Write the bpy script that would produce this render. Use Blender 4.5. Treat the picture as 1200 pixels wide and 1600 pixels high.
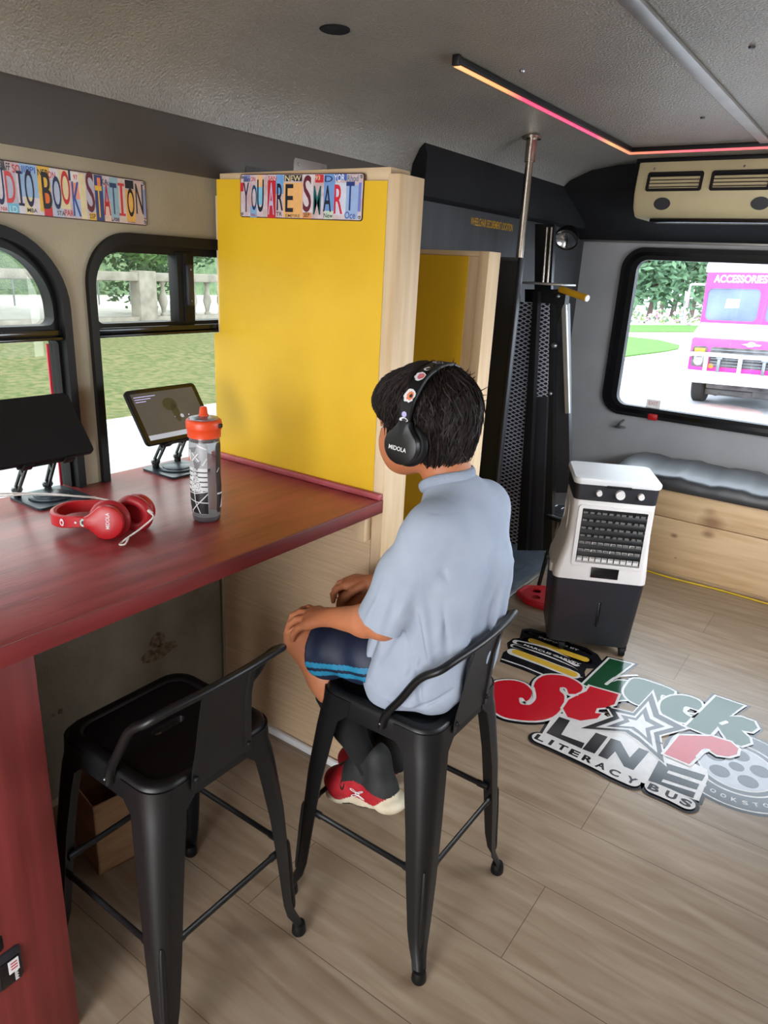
import bpy, bmesh, math, random
import numpy as np
from mathutils import Vector, Matrix

S = bpy.context.scene
for o in list(bpy.data.objects):
    bpy.data.objects.remove(o)
C = S.collection
R = random.Random(7)
PI = math.pi

# ---------------------------------------------------------------- camera
cam_d = bpy.data.cameras.new('camera')
cam = bpy.data.objects.new('camera', cam_d)
C.objects.link(cam)
S.camera = cam
YAW, PIT, ROL, FPX = -0.60150, 0.33091, 0.053513, 1110.0
_sa, _ca = math.sin(YAW), math.cos(YAW)
FW = Vector((_sa * math.cos(PIT), _ca * math.cos(PIT), -math.sin(PIT)))
_r0 = Vector((_ca, -_sa, 0)); _u0 = _r0.cross(FW)
RT = _r0 * math.cos(ROL) + _u0 * math.sin(ROL)
UP = _u0 * math.cos(ROL) - _r0 * math.sin(ROL)
CAM = Vector((0, 0, 1.62))
mw = Matrix((( RT.x, UP.x, -FW.x, CAM.x), (RT.y, UP.y, -FW.y, CAM.y), (RT.z, UP.z, -FW.z, CAM.z), (0, 0, 0, 1)))
cam.matrix_world = mw
cam_d.sensor_fit = 'HORIZONTAL'
cam_d.sensor_width = 36.0
cam_d.lens = FPX / 1200 * 36.0
cam_d.clip_start = 0.05
cam_d.clip_end = 300

# ---------------------------------------------------------------- world and light
S.view_settings.view_transform = 'Standard'
S.view_settings.look = 'None'
S.view_settings.gamma = 1
S.view_settings.use_curve_mapping = False
S.view_settings.exposure = 0.2
W = bpy.data.worlds.new('world'); S.world = W; W.use_nodes = True
wn = W.node_tree
bg = wn.nodes['Background']
bg.inputs[0].default_value = (0.86, 0.93, 1.0, 1)
bg.inputs[1].default_value = 7.5

def area(name, loc, direction, sx, sy, power, col=(1, 1, 1), portal=False, spread=180):
    l = bpy.data.lights.new(name, 'AREA'); l.shape = 'RECTANGLE'; l.size = sx; l.size_y = sy
    l.energy = power; l.color = col
    l.spread = math.radians(spread)
    o = bpy.data.objects.new(name, l); C.objects.link(o)
    o.location = loc
    o.rotation_euler = Vector(direction).to_track_quat('-Z', 'Z').to_euler()
    if portal: l.cycles.is_portal = True
    return o
# daylight entering through the windows and the open doorway of the bus
area('daylight_right_windows', (0.60, 2.7, 1.325), (-1, 0, 0), 2.5, 0.66, 62, (0.95, 0.98, 1.0))
area('daylight_front_door', (-0.35, -2.08, 1.05), (0, 1, 0), 1.5, 1.9, 66, (1.0, 0.97, 0.93))
area('portal_back_window', (-0.65, 4.74, 1.3), (0, -1, 0), 1.8, 1.1, 1, portal=True)
area('portal_left_window', (-1.87, 1.6, 1.33), (1, 0, 0), 1.0, 0.8, 1, portal=True)
area('portal_left_front_window', (-1.87, 0.6, 1.33), (1, 0, 0), 1.0, 0.8, 1, portal=True)

# ---------------------------------------------------------------- materials
def lin(c):
    return tuple(((v / 255) / 12.92 if v / 255 <= 0.04045 else ((v / 255 + 0.055) / 1.055) ** 2.4) for v in c) + (1.0,)

def mat(name, rgb, rough=0.5, metal=0.0, spec=0.5, rgb2=None, scale=8.0, stretch=(1, 1, 1), bump=0.0, bscale=None, detail=4.0,
        emit=None, estr=1.0, coat=0.0, trans=0.0, lo=0.35, hi=0.65, bdist=0.01, ior=None):
    m = bpy.data.materials.new(name); m.use_nodes = True
    nt = m.node_tree; b = nt.nodes['Principled BSDF']
    b.inputs['Base Color'].default_value = lin(rgb)
    b.inputs['Roughness'].default_value = rough
    b.inputs['Metallic'].default_value = metal
    b.inputs['Specular IOR Level'].default_value = spec
    b.inputs['Coat Weight'].default_value = coat
    b.inputs['Transmission Weight'].default_value = trans
    if ior: b.inputs['IOR'].default_value = ior
    if emit:
        b.inputs['Emission Color'].default_value = lin(emit); b.inputs['Emission Strength'].default_value = estr
    tc = nt.nodes.new('ShaderNodeTexCoord'); mp = nt.nodes.new('ShaderNodeMapping')
    mp.inputs['Scale'].default_value = stretch
    nt.links.new(tc.outputs['Object'], mp.inputs[0])
    nz = nt.nodes.new('ShaderNodeTexNoise'); nz.inputs['Scale'].default_value = scale; nz.inputs['Detail'].default_value = detail
    nt.links.new(mp.outputs[0], nz.inputs['Vector'])
    if rgb2 is None:
        rgb2 = tuple(max(0, v * 0.9) for v in rgb)
    cr = nt.nodes.new('ShaderNodeValToRGB')
    cr.color_ramp.elements[0].position = lo; cr.color_ramp.elements[1].position = hi
    cr.color_ramp.elements[0].color = lin(rgb); cr.color_ramp.elements[1].color = lin(rgb2)
    nt.links.new(nz.outputs['Fac'], cr.inputs[0]); nt.links.new(cr.outputs[0], b.inputs['Base Color'])
    if bump:
        nb = nt.nodes.new('ShaderNodeTexNoise'); nb.inputs['Scale'].default_value = bscale or scale * 4
        nb.inputs['Detail'].default_value = 2
        nt.links.new(mp.outputs[0], nb.inputs['Vector'])
        bp = nt.nodes.new('ShaderNodeBump'); bp.inputs['Strength'].default_value = bump; bp.inputs['Distance'].default_value = bdist
        nt.links.new(nb.outputs['Fac'], bp.inputs['Height']); nt.links.new(bp.outputs[0], b.inputs['Normal'])
    return m

def glass_mat(name, tint, rough=0.0, refl=0.06):
    m = bpy.data.materials.new(name); m.use_nodes = True
    nt = m.node_tree; nt.nodes.remove(nt.nodes['Principled BSDF']); out = nt.nodes['Material Output']
    t = nt.nodes.new('ShaderNodeBsdfTransparent'); t.inputs[0].default_value = tint + (1,)
    g = nt.nodes.new('ShaderNodeBsdfGlossy'); g.inputs['Roughness'].default_value = rough
    mx = nt.nodes.new('ShaderNodeMixShader'); mx.inputs[0].default_value = refl
    nt.links.new(t.outputs[0], mx.inputs[1]); nt.links.new(g.outputs[0], mx.inputs[2]); nt.links.new(mx.outputs[0], out.inputs[0])
    return m

M = {}
M['floor'] = None
M['ceil'] = mat('ceiling_panel', (134, 128, 118), 0.28, 0, 0.8, (122, 117, 108), 3, bump=0.9, bscale=150, bdist=0.005)
M['wall'] = mat('beige_wall', (166, 156, 132), 0.6, rgb2=(150, 140, 118), scale=3, bump=0.25, bscale=120, bdist=0.003)
M['wall_low'] = mat('grimy_wall', (128, 122, 106), 0.7, rgb2=(100, 92, 76), scale=4, detail=8, bump=0.2, bscale=60)
M['grime'] = mat('dirt', (70, 55, 42), 0.9, rgb2=(120, 104, 84), scale=60)
M['gwall'] = mat('grey_wall', (172, 171, 172), 0.6, rgb2=(160, 159, 160), scale=3, bump=0.2, bscale=150, bdist=0.002)
M['cove'] = mat('brown_grey_cove', (76, 69, 63), 0.55, rgb2=(66, 60, 55), scale=2)
M['black'] = mat('black_carpet', (12, 12, 14), 0.85, spec=.3, rgb2=(17, 17, 19), scale=30)
M['dkgrey'] = mat('dark_grey_panel', (62, 62, 64), 0.6, rgb2=(54, 54, 56), scale=3, stretch=(6, 6, .5))
M['rubber'] = mat('black_window_rubber', (12, 12, 13), 0.5, spec=.25, rgb2=(17, 17, 18), scale=10)
M['blk'] = mat('black_powder_coat', (13, 13, 14), 0.42, spec=.4, rgb2=(15, 15, 17), scale=10, bump=0.05, bscale=400, bdist=0.001)
M['blkgloss'] = mat('black_gloss', (14, 14, 16), 0.15, rgb2=(16, 16, 18), scale=5)
M['yellow'] = mat('yellow_paint', (224, 180, 30), 0.5, rgb2=(217, 172, 24), scale=5, bump=0.08, bscale=90, bdist=0.002)
M['pine'] = mat('pine_wood', (214, 190, 156), 0.6, rgb2=(196, 166, 128), scale=3, stretch=(9, 9, .8), detail=6)
M['pine_x'] = mat('pine_wood_cross', (214, 190, 156), 0.6, rgb2=(196, 166, 128), scale=3, stretch=(.8, 9, 9), detail=6)
M['lam'] = mat('oak_laminate', (218, 190, 156), 0.42, rgb2=(196, 166, 132), scale=4, stretch=(1.2, 1.2, 40), detail=8, lo=.3, hi=.7)
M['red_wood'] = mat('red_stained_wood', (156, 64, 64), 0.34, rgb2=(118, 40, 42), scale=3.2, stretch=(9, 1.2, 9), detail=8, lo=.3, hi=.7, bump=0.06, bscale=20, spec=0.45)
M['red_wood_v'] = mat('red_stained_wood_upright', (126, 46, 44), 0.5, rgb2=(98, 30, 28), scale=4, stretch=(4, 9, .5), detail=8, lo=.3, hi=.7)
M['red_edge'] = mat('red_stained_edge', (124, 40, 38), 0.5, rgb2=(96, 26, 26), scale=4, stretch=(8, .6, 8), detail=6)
M['red_trim'] = mat('pink_red_moulding', (168, 76, 84), 0.5, rgb2=(150, 56, 62), scale=12)
M['white'] = mat('white_paint', (232, 232, 234), 0.4, rgb2=(224, 224, 226), scale=6)
M['wplastic'] = mat('white_plastic', (226, 222, 220), 0.35, rgb2=(220, 216, 214), scale=6)
M['cream'] = mat('cream_plastic', (198, 184, 144), 0.5, rgb2=(188, 174, 136), scale=5)
M['dplastic'] = mat('dark_plastic', (38, 38, 44), 0.4, rgb2=(33, 33, 38), scale=10)
M['metal'] = mat('brushed_steel', (190, 178, 164), 0.25, 1.0, rgb2=(160, 150, 138), scale=8, stretch=(1, 1, .2))
M['steel'] = mat('grey_steel', (150, 152, 156), 0.35, 0.9, rgb2=(130, 132, 136), scale=12)
M['alu'] = mat('aluminium', (175, 172, 168), 0.4, 0.8, rgb2=(160, 158, 154), scale=9)
M['vinyl'] = mat('black_vinyl', (40, 44, 50), 0.5, spec=1.0, rgb2=(30, 33, 38), scale=4, bump=0.2, bscale=7, bdist=0.02, coat=.6)
M['vinyl'].node_tree.nodes['Principled BSDF'].inputs['Coat Roughness'].default_value = .42
M['sign_rust'] = mat('rusty_edge', (74, 40, 32), 0.6, rgb2=(50, 30, 26), scale=60)
M['screen'] = mat('dark_screen', (18, 18, 20), 0.12, rgb2=(20, 20, 22), scale=3)
M['blueplate'] = mat('dark_grey_plate', (54, 62, 72), 0.35, 0.5, rgb2=(48, 56, 66), scale=10)
M['redplastic'] = mat('red_plastic', (190, 26, 34), 0.38, rgb2=(178, 20, 30), scale=6)
M['redpad'] = mat('red_leatherette', (168, 26, 36), 0.45, rgb2=(150, 20, 30), scale=20)
M['orange'] = mat('orange_plastic', (226, 78, 34), 0.4, rgb2=(216, 68, 28), scale=8)
M['cable'] = mat('white_cable', (214, 206, 200), 0.5)
M['card'] = mat('cardboard', (170, 134, 98), 0.8, rgb2=(154, 118, 84), scale=14, stretch=(1, 1, 4))
M['cardin'] = mat('cardboard_edge', (186, 156, 120), 0.8)
M['purple'] = mat('purple_print', (84, 34, 76), 0.6)
M['cord'] = mat('yellow_cord', (222, 186, 20), 0.5)
M['handle'] = mat('yellow_handle', (214, 160, 24), 0.4)
M['black_ink'] = mat('black_ink', (18, 18, 20), 0.3)
M['white_ink'] = mat('white_ink', (232, 230, 232), 0.3)
M['skin'] = mat('skin', (186, 120, 84), 0.5, rgb2=(172, 106, 72), scale=9, spec=.35)
M['skin'].node_tree.nodes['Principled BSDF'].inputs['Subsurface Weight'].default_value = 0.15
M['skin'].node_tree.nodes['Principled BSDF'].inputs['Subsurface Radius'].default_value = (0.012, 0.005, 0.003)
M['hair'] = mat('dark_brown_hair', (34, 24, 20), 0.6, rgb2=(18, 13, 12), scale=60, spec=.25)
M['shirt'] = mat('pale_blue_cotton', (156, 165, 180), 0.9, rgb2=(150, 159, 175), scale=12, bump=0.15, bscale=500, bdist=0.001, spec=.2)
M['collar'] = mat('pale_blue_rib', (148, 157, 173), 0.9, bump=0.3, bscale=400, spec=.2)
M['navy'] = mat('navy_polyester', (20, 30, 56), 0.55, rgb2=(17, 26, 48), scale=12)
M['teal'] = mat('teal_stripe', (30, 124, 160), 0.6, rgb2=(26, 112, 150), scale=40)
M['sock'] = mat('black_knit', (12, 12, 14), 0.95, rgb2=(18, 18, 20), scale=80, bump=.3, bscale=300, bdist=0.002)
M['shoe_red'] = mat('shoe_red', (172, 24, 36), 0.6, rgb2=(150, 18, 30), scale=60)
M['shoe_blk'] = mat('shoe_black', (26, 26, 26), 0.7, rgb2=(34, 34, 34), scale=60)
M['shoe_sole'] = mat('shoe_midsole', (208, 198, 176), 0.7, rgb2=(186, 172, 146), scale=20)

def floor_mat():
    m = bpy.data.materials.new('floor_planks'); m.use_nodes = True
    nt = m.node_tree; b = nt.nodes['Principled BSDF']; L = nt.links.new; N = nt.nodes.new
    tc = N('ShaderNodeTexCoord'); mp = N('ShaderNodeMapping'); mp.inputs['Location'].default_value = (0.46 + 12.2, -1.294 + 0.276 + 0.276 * 40, 0)
    L(tc.outputs['Object'], mp.inputs[0])
    br = N('ShaderNodeTexBrick'); br.inputs['Scale'].default_value = 1; br.inputs['Brick Width'].default_value = 1.22
    br.inputs['Row Height'].default_value = 0.276; br.inputs['Mortar Size'].default_value = 0.0012; br.inputs['Mortar Smooth'].default_value = 0.1
    br.inputs['Color1'].default_value = (.3, .3, .3, 1); br.inputs['Color2'].default_value = (.7, .7, .7, 1); br.inputs['Mortar'].default_value = (0, 0, 0, 1)
    L(mp.outputs[0], br.inputs['Vector'])
    m2 = N('ShaderNodeMapping'); m2.inputs['Scale'].default_value = (1.3, 11, 1); L(tc.outputs['Object'], m2.inputs[0])
    nz = N('ShaderNodeTexNoise'); nz.inputs['Scale'].default_value = 2.6; nz.inputs['Detail'].default_value = 9; nz.inputs['Distortion'].default_value = .6
    L(m2.outputs[0], nz.inputs['Vector'])
    cr = N('ShaderNodeValToRGB'); e = cr.color_ramp.elements
    e[0].position = .3; e[0].color = lin((148, 125, 102)); e[1].position = .7; e[1].color = lin((178, 158, 136))
    L(nz.outputs['Fac'], cr.inputs[0])
    hs = N('ShaderNodeMix'); hs.data_type = 'RGBA'; hs.blend_type = 'MULTIPLY'; hs.inputs[0].default_value = .3
    L(cr.outputs[0], hs.inputs[6]); L(br.outputs['Color'], hs.inputs[7])
    mm = N('ShaderNodeMix'); mm.data_type = 'RGBA'; L(br.outputs['Fac'], mm.inputs[0]); L(hs.outputs[2], mm.inputs[6]); mm.inputs[7].default_value = lin((96, 80, 64))
    # small dark scuffs
    n3 = N('ShaderNodeTexNoise'); n3.inputs['Scale'].default_value = 22; n3.inputs['Detail'].default_value = 3; L(m2.outputs[0], n3.inputs['Vector'])
    c3 = N('ShaderNodeValToRGB'); c3.color_ramp.elements[0].position = .74; c3.color_ramp.elements[1].position = .82
    L(n3.outputs['Fac'], c3.inputs[0])
    m4 = N('ShaderNodeMix'); m4.data_type = 'RGBA'; L(c3.outputs[0], m4.inputs[0]); L(mm.outputs[2], m4.inputs[6]); m4.inputs[7].default_value = lin((104, 88, 72))
    L(m4.outputs[2], b.inputs['Base Color'])
    b.inputs['Roughness'].default_value = .32; b.inputs['Specular IOR Level'].default_value = .6
    bp = N('ShaderNodeBump'); bp.inputs['Strength'].default_value = .15; bp.inputs['Distance'].default_value = .003
    L(nz.outputs['Fac'], bp.inputs['Height']); L(bp.outputs[0], b.inputs['Normal'])
    return m
M['floor'] = floor_mat()

# ---------------------------------------------------------------- pixel helpers: a point of the photograph on a known plane of the room
def ray(px, py):
    return FW + RT * ((px - 600) / FPX) - UP * ((py - 800) / FPX)
def onz(px, py, z=0.0):
    d = ray(px, py); return CAM + d * ((z - CAM.z) / d.z)
def onx(px, py, x):
    d = ray(px, py); return CAM + d * (x / d.x)
def ony(px, py, y):
    d = ray(px, py); return CAM + d * (y / d.y)

# ---------------------------------------------------------------- geometry helpers
WM = {}
def empty(name, loc, label=None, cat=None, group=None, rotz=0.0, kind=None):
    o = bpy.data.objects.new(name, None); C.objects.link(o)
    o.empty_display_size = .05
    o.location = loc; o.rotation_euler = (0, 0, rotz)
    WM[o.name] = Matrix.Translation(Vector(loc)) @ Matrix.Rotation(rotz, 4, 'Z')
    tag(o, label, cat, group, kind)
    return o
def tag(o, label=None, cat=None, group=None, kind=None):
    if label: o['label'] = label
    if cat: o['category'] = cat
    if group: o['group'] = group
    if kind: o['kind'] = kind
    return o

def axes(o, u, v, w=None):
    u = Vector(u); v = Vector(v); w = Vector(w) if w else u.cross(v)
    o = Vector(o)
    return Matrix(((u.x, v.x, w.x, o.x), (u.y, v.y, w.y, o.y), (u.z, v.z, w.z, o.z), (0, 0, 0, 1)))
def PX(x):   # plane facing +x : u=y v=z
    return axes((x, 0, 0), (0, 1, 0), (0, 0, 1))
def PY(y):   # plane facing -y : u=x v=z
    return axes((0, y, 0), (1, 0, 0), (0, 0, 1))
def PZ(z):   # facing up : u=x v=y
    return axes((0, 0, z), (1, 0, 0), (0, 1, 0))

def rrect(x0, y0, x1, y1, r, n=8):
    if not isinstance(r, (list, tuple)): r = [r] * 4
    pts = []
    for (cx, cy, a, rr) in ((x1 - r[0], y0 + r[0], -90, r[0]), (x1 - r[1], y1 - r[1], 0, r[1]), (x0 + r[2], y1 - r[2], 90, r[2]), (x0 + r[3], y0 + r[3], 180, r[3])):
        if rr <= 0: pts.append((cx, cy)); continue
        for i in range(n + 1):
            t = math.radians(a + 90 * i / n); pts.append((cx + rr * math.cos(t), cy + rr * math.sin(t)))
    return pts
def circ(cx, cy, r, n=32, ry=None):
    ry = ry or r
    return [(cx + r * math.cos(2 * PI * i / n), cy + ry * math.sin(2 * PI * i / n)) for i in range(n)]

_tc = {}
def text_data(s, off=0.0):
    key = (s, off)
    if key in _tc: return _tc[key]
    cu = bpy.data.curves.new('t', 'FONT'); cu.body = s; cu.size = 1; cu.offset = off; cu.resolution_u = 4
    o = bpy.data.objects.new('t', cu); C.objects.link(o)
    dg = bpy.context.evaluated_depsgraph_get(); dg.update()
    me = bpy.data.meshes.new_from_object(o.evaluated_get(dg))
    vs = [v.co.copy() for v in me.vertices]; fs = [tuple(p.vertices) for p in me.polygons]
    bpy.data.objects.remove(o); bpy.data.curves.remove(cu); bpy.data.meshes.remove(me)
    _tc[key] = (vs, fs); return vs, fs

class G:
    def __init__(s):
        s.bm = bmesh.new(); s.mats = []; s.cur = 0; s.M = Matrix.Identity(4)
    def m(s, key):
        mt = M[key] if isinstance(key, str) else key
        if mt not in s.mats: s.mats.append(mt)
        s.cur = s.mats.index(mt); return s
    def v(s, p): return s.bm.verts.new(s.M @ Vector(p))
    def f(s, vs):
        try:
            fc = s.bm.faces.new(vs); fc.material_index = s.cur; return fc
        except ValueError: return None
    def box(s, x0, y0, z0, x1, y1, z1, bev=0.0, Mx=None):
        old = s.M
        if Mx is not None: s.M = s.M @ Mx
        vs = [s.v((x, y, z)) for z in (z0, z1) for y in (y0, y1) for x in (x0, x1)]
        fs = [s.f([vs[i] for i in q]) for q in ((0, 2, 3, 1), (4, 5, 7, 6), (0, 1, 5, 4), (2, 6, 7, 3), (0, 4, 6, 2), (1, 3, 7, 5))]
        if bev > 0:
            es = list({e for f in fs for e in f.edges})
            r = bmesh.ops.bevel(s.bm, geom=es, offset=bev, segments=2, affect='EDGES', profile=.5, clamp_overlap=True)
            for f in r['faces']: f.material_index = s.cur
        s.M = old; return s
    def plate(s, outer, holes, Mx, d, front_only=False):
        """flat shape with holes in Mx's xy plane, from w=0 (back) to w=d"""
        loops = [outer] + list(holes)
        tmp = bmesh.new(); lv = []
        for lp in loops:
            vs = [tmp.verts.new((p[0], p[1], 0)) for p in lp]; lv.append(vs)
            for i in range(len(vs)): tmp.edges.new((vs[i], vs[(i + 1) % len(vs)]))
        tmp.verts.index_update()
        if holes or len(outer) > 4:
            bmesh.ops.triangle_fill(tmp, use_beauty=True, use_dissolve=False, edges=tmp.edges[:], normal=(0, 0, 1))
        else: tmp.faces.new(lv[0])
        tmp.verts.index_update()
        T = s.M @ Mx
        top = [s.bm.verts.new(T @ Vector((v.co.x, v.co.y, d))) for v in tmp.verts]
        bot = None if front_only else [s.bm.verts.new(T @ Vector((v.co.x, v.co.y, 0))) for v in tmp.verts]
        for f in tmp.faces:
            ids = [v.index for v in f.verts]
            if f.normal.z < 0: ids = ids[::-1]
            s.f([top[i] for i in ids])
            if bot: s.f([bot[i] for i in reversed(ids)])
        if bot:
            for k, lp in enumerate(lv):
                area2 = sum(lp[i].co.x * lp[(i + 1) % len(lp)].co.y - lp[(i + 1) % len(lp)].co.x * lp[i].co.y for i in range(len(lp)))
                ccw = (area2 > 0) == (k == 0)
                for i in range(len(lp)):
                    a, b = lp[i].index, lp[(i + 1) % len(lp)].index
                    q = [bot[a], bot[b], top[b], top[a]]
                    s.f(q if ccw else q[::-1])
        tmp.free(); return s
    def loft(s, secs, closed=True, cap=True, ring=False):
        rows = [[s.v(p) for p in sec] for sec in secs]
        n = len(rows[0]); rr = rows + ([rows[0]] if ring else [])
        for a, b in zip(rr[:-1], rr[1:]):
            for i in range(n if closed else n - 1):
                j = (i + 1) % n; s.f([a[i], a[j], b[j], b[i]])
        if cap and closed and not ring:
            s.f(rows[0][::-1]); s.f(rows[-1])
        return s
    def tube(s, pts, r, n=10, closed=False, smooth=0, flat=None, cap=True):
        pts = [Vector(p) for p in pts]
        if smooth:
            pts = spline(pts, smooth, closed)
        if not isinstance(r, (list, tuple)): rs = [r] * len(pts)
        else:
            rs = [r[0] + (r[-1] - r[0]) * i / (len(pts) - 1) for i in range(len(pts))] if len(r) != len(pts) else r
        up = None; secs = []
        for i, p in enumerate(pts):
            if closed: t = pts[(i + 1) % len(pts)] - pts[i - 1]
            else: t = pts[min(i + 1, len(pts) - 1)] - pts[max(i - 1, 0)]
            t.normalize()
            if up is None:
                up = Vector((0, 0, 1)) if abs(t.z) < .9 else Vector((1, 0, 0))
                if flat is not None and not isinstance(flat, float): up = Vector(flat[0])
            up = (up - t * up.dot(t)).normalized()
            sd = t.cross(up)
            fa = 1.0 if flat is None else (flat if isinstance(flat, float) else flat[1])
            secs.append([p + (up * math.cos(a) + sd * math.sin(a) * fa) * rs[i] for a in [2 * PI * k / n for k in range(n)]])
        s.loft(secs, cap=cap, ring=closed); return s
    def cyl(s, p0, p1, r0, r1=None, n=24):
        return s.tube([p0, p1], [r0, r0 if r1 is None else r1], n)
    def lathe(s, prof, Mx=None, n=32):
        old = s.M
        if Mx is not None: s.M = s.M @ Mx
        rows = []
        for (r, z) in prof:
            rows.append([s.v((r * math.cos(2 * PI * i / n), r * math.sin(2 * PI * i / n), z)) for i in range(n)] if r > 1e-6 else [s.v((0, 0, z))])
        for a, b in zip(rows[:-1], rows[1:]):
            for i in range(n):
                j = (i + 1) % n
                if len(a) == 1 and len(b) == 1: continue
                if len(a) == 1: s.f([a[0], b[j], b[i]])
                elif len(b) == 1: s.f([a[i], a[j], b[0]])
                else: s.f([a[i], a[j], b[j], b[i]])
        s.M = old; return s
    def sphere(s, c, r, n=14, sc=(1, 1, 1)):
        prof = [(math.sin(PI * i / n) * r, -math.cos(PI * i / n) * r) for i in range(n + 1)]
        return s.lathe(prof, Matrix.Translation(Vector(c)) @ Matrix.Diagonal((*sc, 1)), n=n * 2)
    def text(s, txt, Mx, w, h, d=0.0, off=0.0, keep=False, shear=0.0):
        """text scaled to a w x h box centred on Mx's origin"""
        vs, fs = text_data(txt, off)
        if not vs: return s
        x0 = min(v.x for v in vs); x1 = max(v.x for v in vs); y0 = min(v.y for v in vs); y1 = max(v.y for v in vs)
        sx = w / (x1 - x0) if x1 > x0 else 1; sy = h / (y1 - y0)
        if keep: sx = sy = min(sx, sy)
        T = s.M @ Mx
        nv = []
        for v in vs:
            yy = (v.y - (y0 + y1) / 2) * sy
            nv.append(s.bm.verts.new(T @ Vector(((v.x - (x0 + x1) / 2) * sx + shear * yy, yy, d))))
        for f in fs: s.f([nv[i] for i in f])
        return s
    def out(s, name, mt=None, parent=None, smooth=40, origin=None, recalc=True):
        if mt is not None:
            mt = M[mt] if isinstance(mt, str) else mt
            if not s.mats: s.mats = [mt]
        bm = s.bm
        if recalc: bmesh.ops.recalc_face_normals(bm, faces=bm.faces[:])
        if parent is not None:
            if parent.name in WM: inv = WM[parent.name].inverted()
            else: inv = Matrix.Identity(4)
            bm.transform(inv)
        else:
            if origin is None:
                xs = [v.co for v in bm.verts]
                mn = Vector([min(c[i] for c in xs) for i in range(3)]); mx = Vector([max(c[i] for c in xs) for i in range(3)])
                origin = Vector(((mn.x + mx.x) / 2, (mn.y + mx.y) / 2, mn.z))
            bm.transform(Matrix.Translation(-Vector(origin)))
        if smooth:
            bm.normal_update()
            ca = math.radians(smooth)
            for f in bm.faces: f.smooth = True
            for e in bm.edges:
                if len(e.link_faces) == 2: e.smooth = e.calc_face_angle(0) < ca
        me = bpy.data.meshes.new(name); bm.to_mesh(me); bm.free()
        for k in s.mats: me.materials.append(k)
        o = bpy.data.objects.new(name, me); C.objects.link(o)
        if parent is not None:
            o.parent = parent
            WM[o.name] = WM.get(parent.name, Matrix.Identity(4))
        else:
            o.location = origin; WM[o.name] = Matrix.Translation(Vector(origin))
        return o

def spline(pts, k=6, closed=False):
    out = []; n = len(pts)
    rng = range(n) if closed else range(n - 1)
    for i in rng:
        p0 = pts[(i - 1) % n] if closed else pts[max(i - 1, 0)]
        p1 = pts[i]; p2 = pts[(i + 1) % n]
        p3 = pts[(i + 2) % n] if closed else pts[min(i + 2, n - 1)]
        for j in range(k):
            t = j / k
            out.append(0.5 * ((2 * p1) + (p2 - p0) * t + (2 * p0 - 5 * p1 + 4 * p2 - p3) * t * t + (3 * p1 - p0 - 3 * p2 + p3) * t ** 3))
    if not closed: out.append(pts[-1])
    return out

def copy_tree(o, parent=None):
    c = o.copy(); C.objects.link(c)
    if parent is not None: c.parent = parent
    for ch in list(o.children): copy_tree(ch, c)
    return c

# ================================================================ THE SETTING
LW = -1.79; BWY = 4.65; RWX = 0.49; FY = -2.0
g = G(); g.box(LW - .1, FY - .1, -.06, RWX + .1, BWY + .1, 0)
tag(g.out('floor', 'floor', origin=(0, 0, 0)), kind='structure')

# ceiling: flat in the middle, rounding down to both side walls
prof = [(-1.757, 1.975), (-1.75, 2.02), (-1.72, 2.075), (-1.66, 2.125), (-1.55, 2.17), (-1.4, 2.192), (-1.2, 2.2), (-.65, 2.2)]
prof = prof + [(-1.3 - x, z) for x, z in reversed(prof[:-1])]
g = G(); ys = [FY - .1, BWY + .1]
up = [(x * 1.0, z + .06) for x, z in prof]
ring = prof + up[::-1]
g.loft([[(x, y, z) for x, z in ring] for y in ys])
tag(g.out('ceiling', 'ceil', origin=(0, 0, 0)), kind='structure')

WIN2 = (1.153, .93, 2.15, 1.675)
WIN1 = (0.12, .93, 1.097, 1.675)
w2o = rrect(*WIN2, [.05, .14, .14, .05], 10); w1o = rrect(*WIN1, [.05, .2, .2, .05], 12)
BWN = (-1.50, .80, .20, 1.815)
bwo = rrect(*BWN, .13, 10)
g = G()
g.plate([(FY - .1, -.02), (BWY + .1, -.02), (BWY + .1, 2.26), (FY - .1, 2.26)], [w1o, w2o], PX(LW - .06), .06)
wl = g.out('wall_left', 'wall', origin=(LW, 0, 0)); tag(wl, kind='structure')
# grimy lower wall board under the counter is a board of its own
g = G(); g.box(LW - .001, .2, .03, LW + .004, 1.588, .955)
low = g.out('trim_5', 'wall_low'); tag(low, kind='structure')
g = G(); g.plate([(LW - .1, -.02), (RWX + .1, -.02), (RWX + .1, 2.26), (LW - .1, 2.26)], [bwo], PY(BWY + .05), .05)
tag(g.out('wall_back', 'gwall', origin=(0, BWY, 0)), kind='structure')
g = G()
rw = [rrect(1.45, 1.0, 2.65, 1.65, .1), rrect(2.75, 1.0, 3.95, 1.65, .1)]
g.plate([(FY - .1, -.02), (BWY + .1, -.02), (BWY + .1, 2.26), (FY - .1, 2.26)], rw, PX(RWX), .05)
tag(g.out('wall_right', 'gwall', origin=(RWX, 0, 0)), kind='structure')
g = G(); g.plate([(LW - .1, -.02), (RWX + .1, -.02), (RWX + .1, 2.26), (LW - .1, 2.26)], [rrect(-1.1, .10, .40, 2.0, .04, 3)], PY(FY), .05)
tag(g.out('wall_front', 'gwall', origin=(0, FY, 0)), kind='structure')

# left cove (brown grey) in front section
g = G(); prof2 = [(LW + .001, 1.846), (LW + .012, 1.846), (-1.752, 1.978), (-1.756, 1.99), (LW + .001, 1.99)]
g.loft([[(x, FY, z) for x, z in prof2], [(x, 2.6, z) for x, z in prof2]])
tag(g.out('trim_1', 'cove'), kind='structure')
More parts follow.
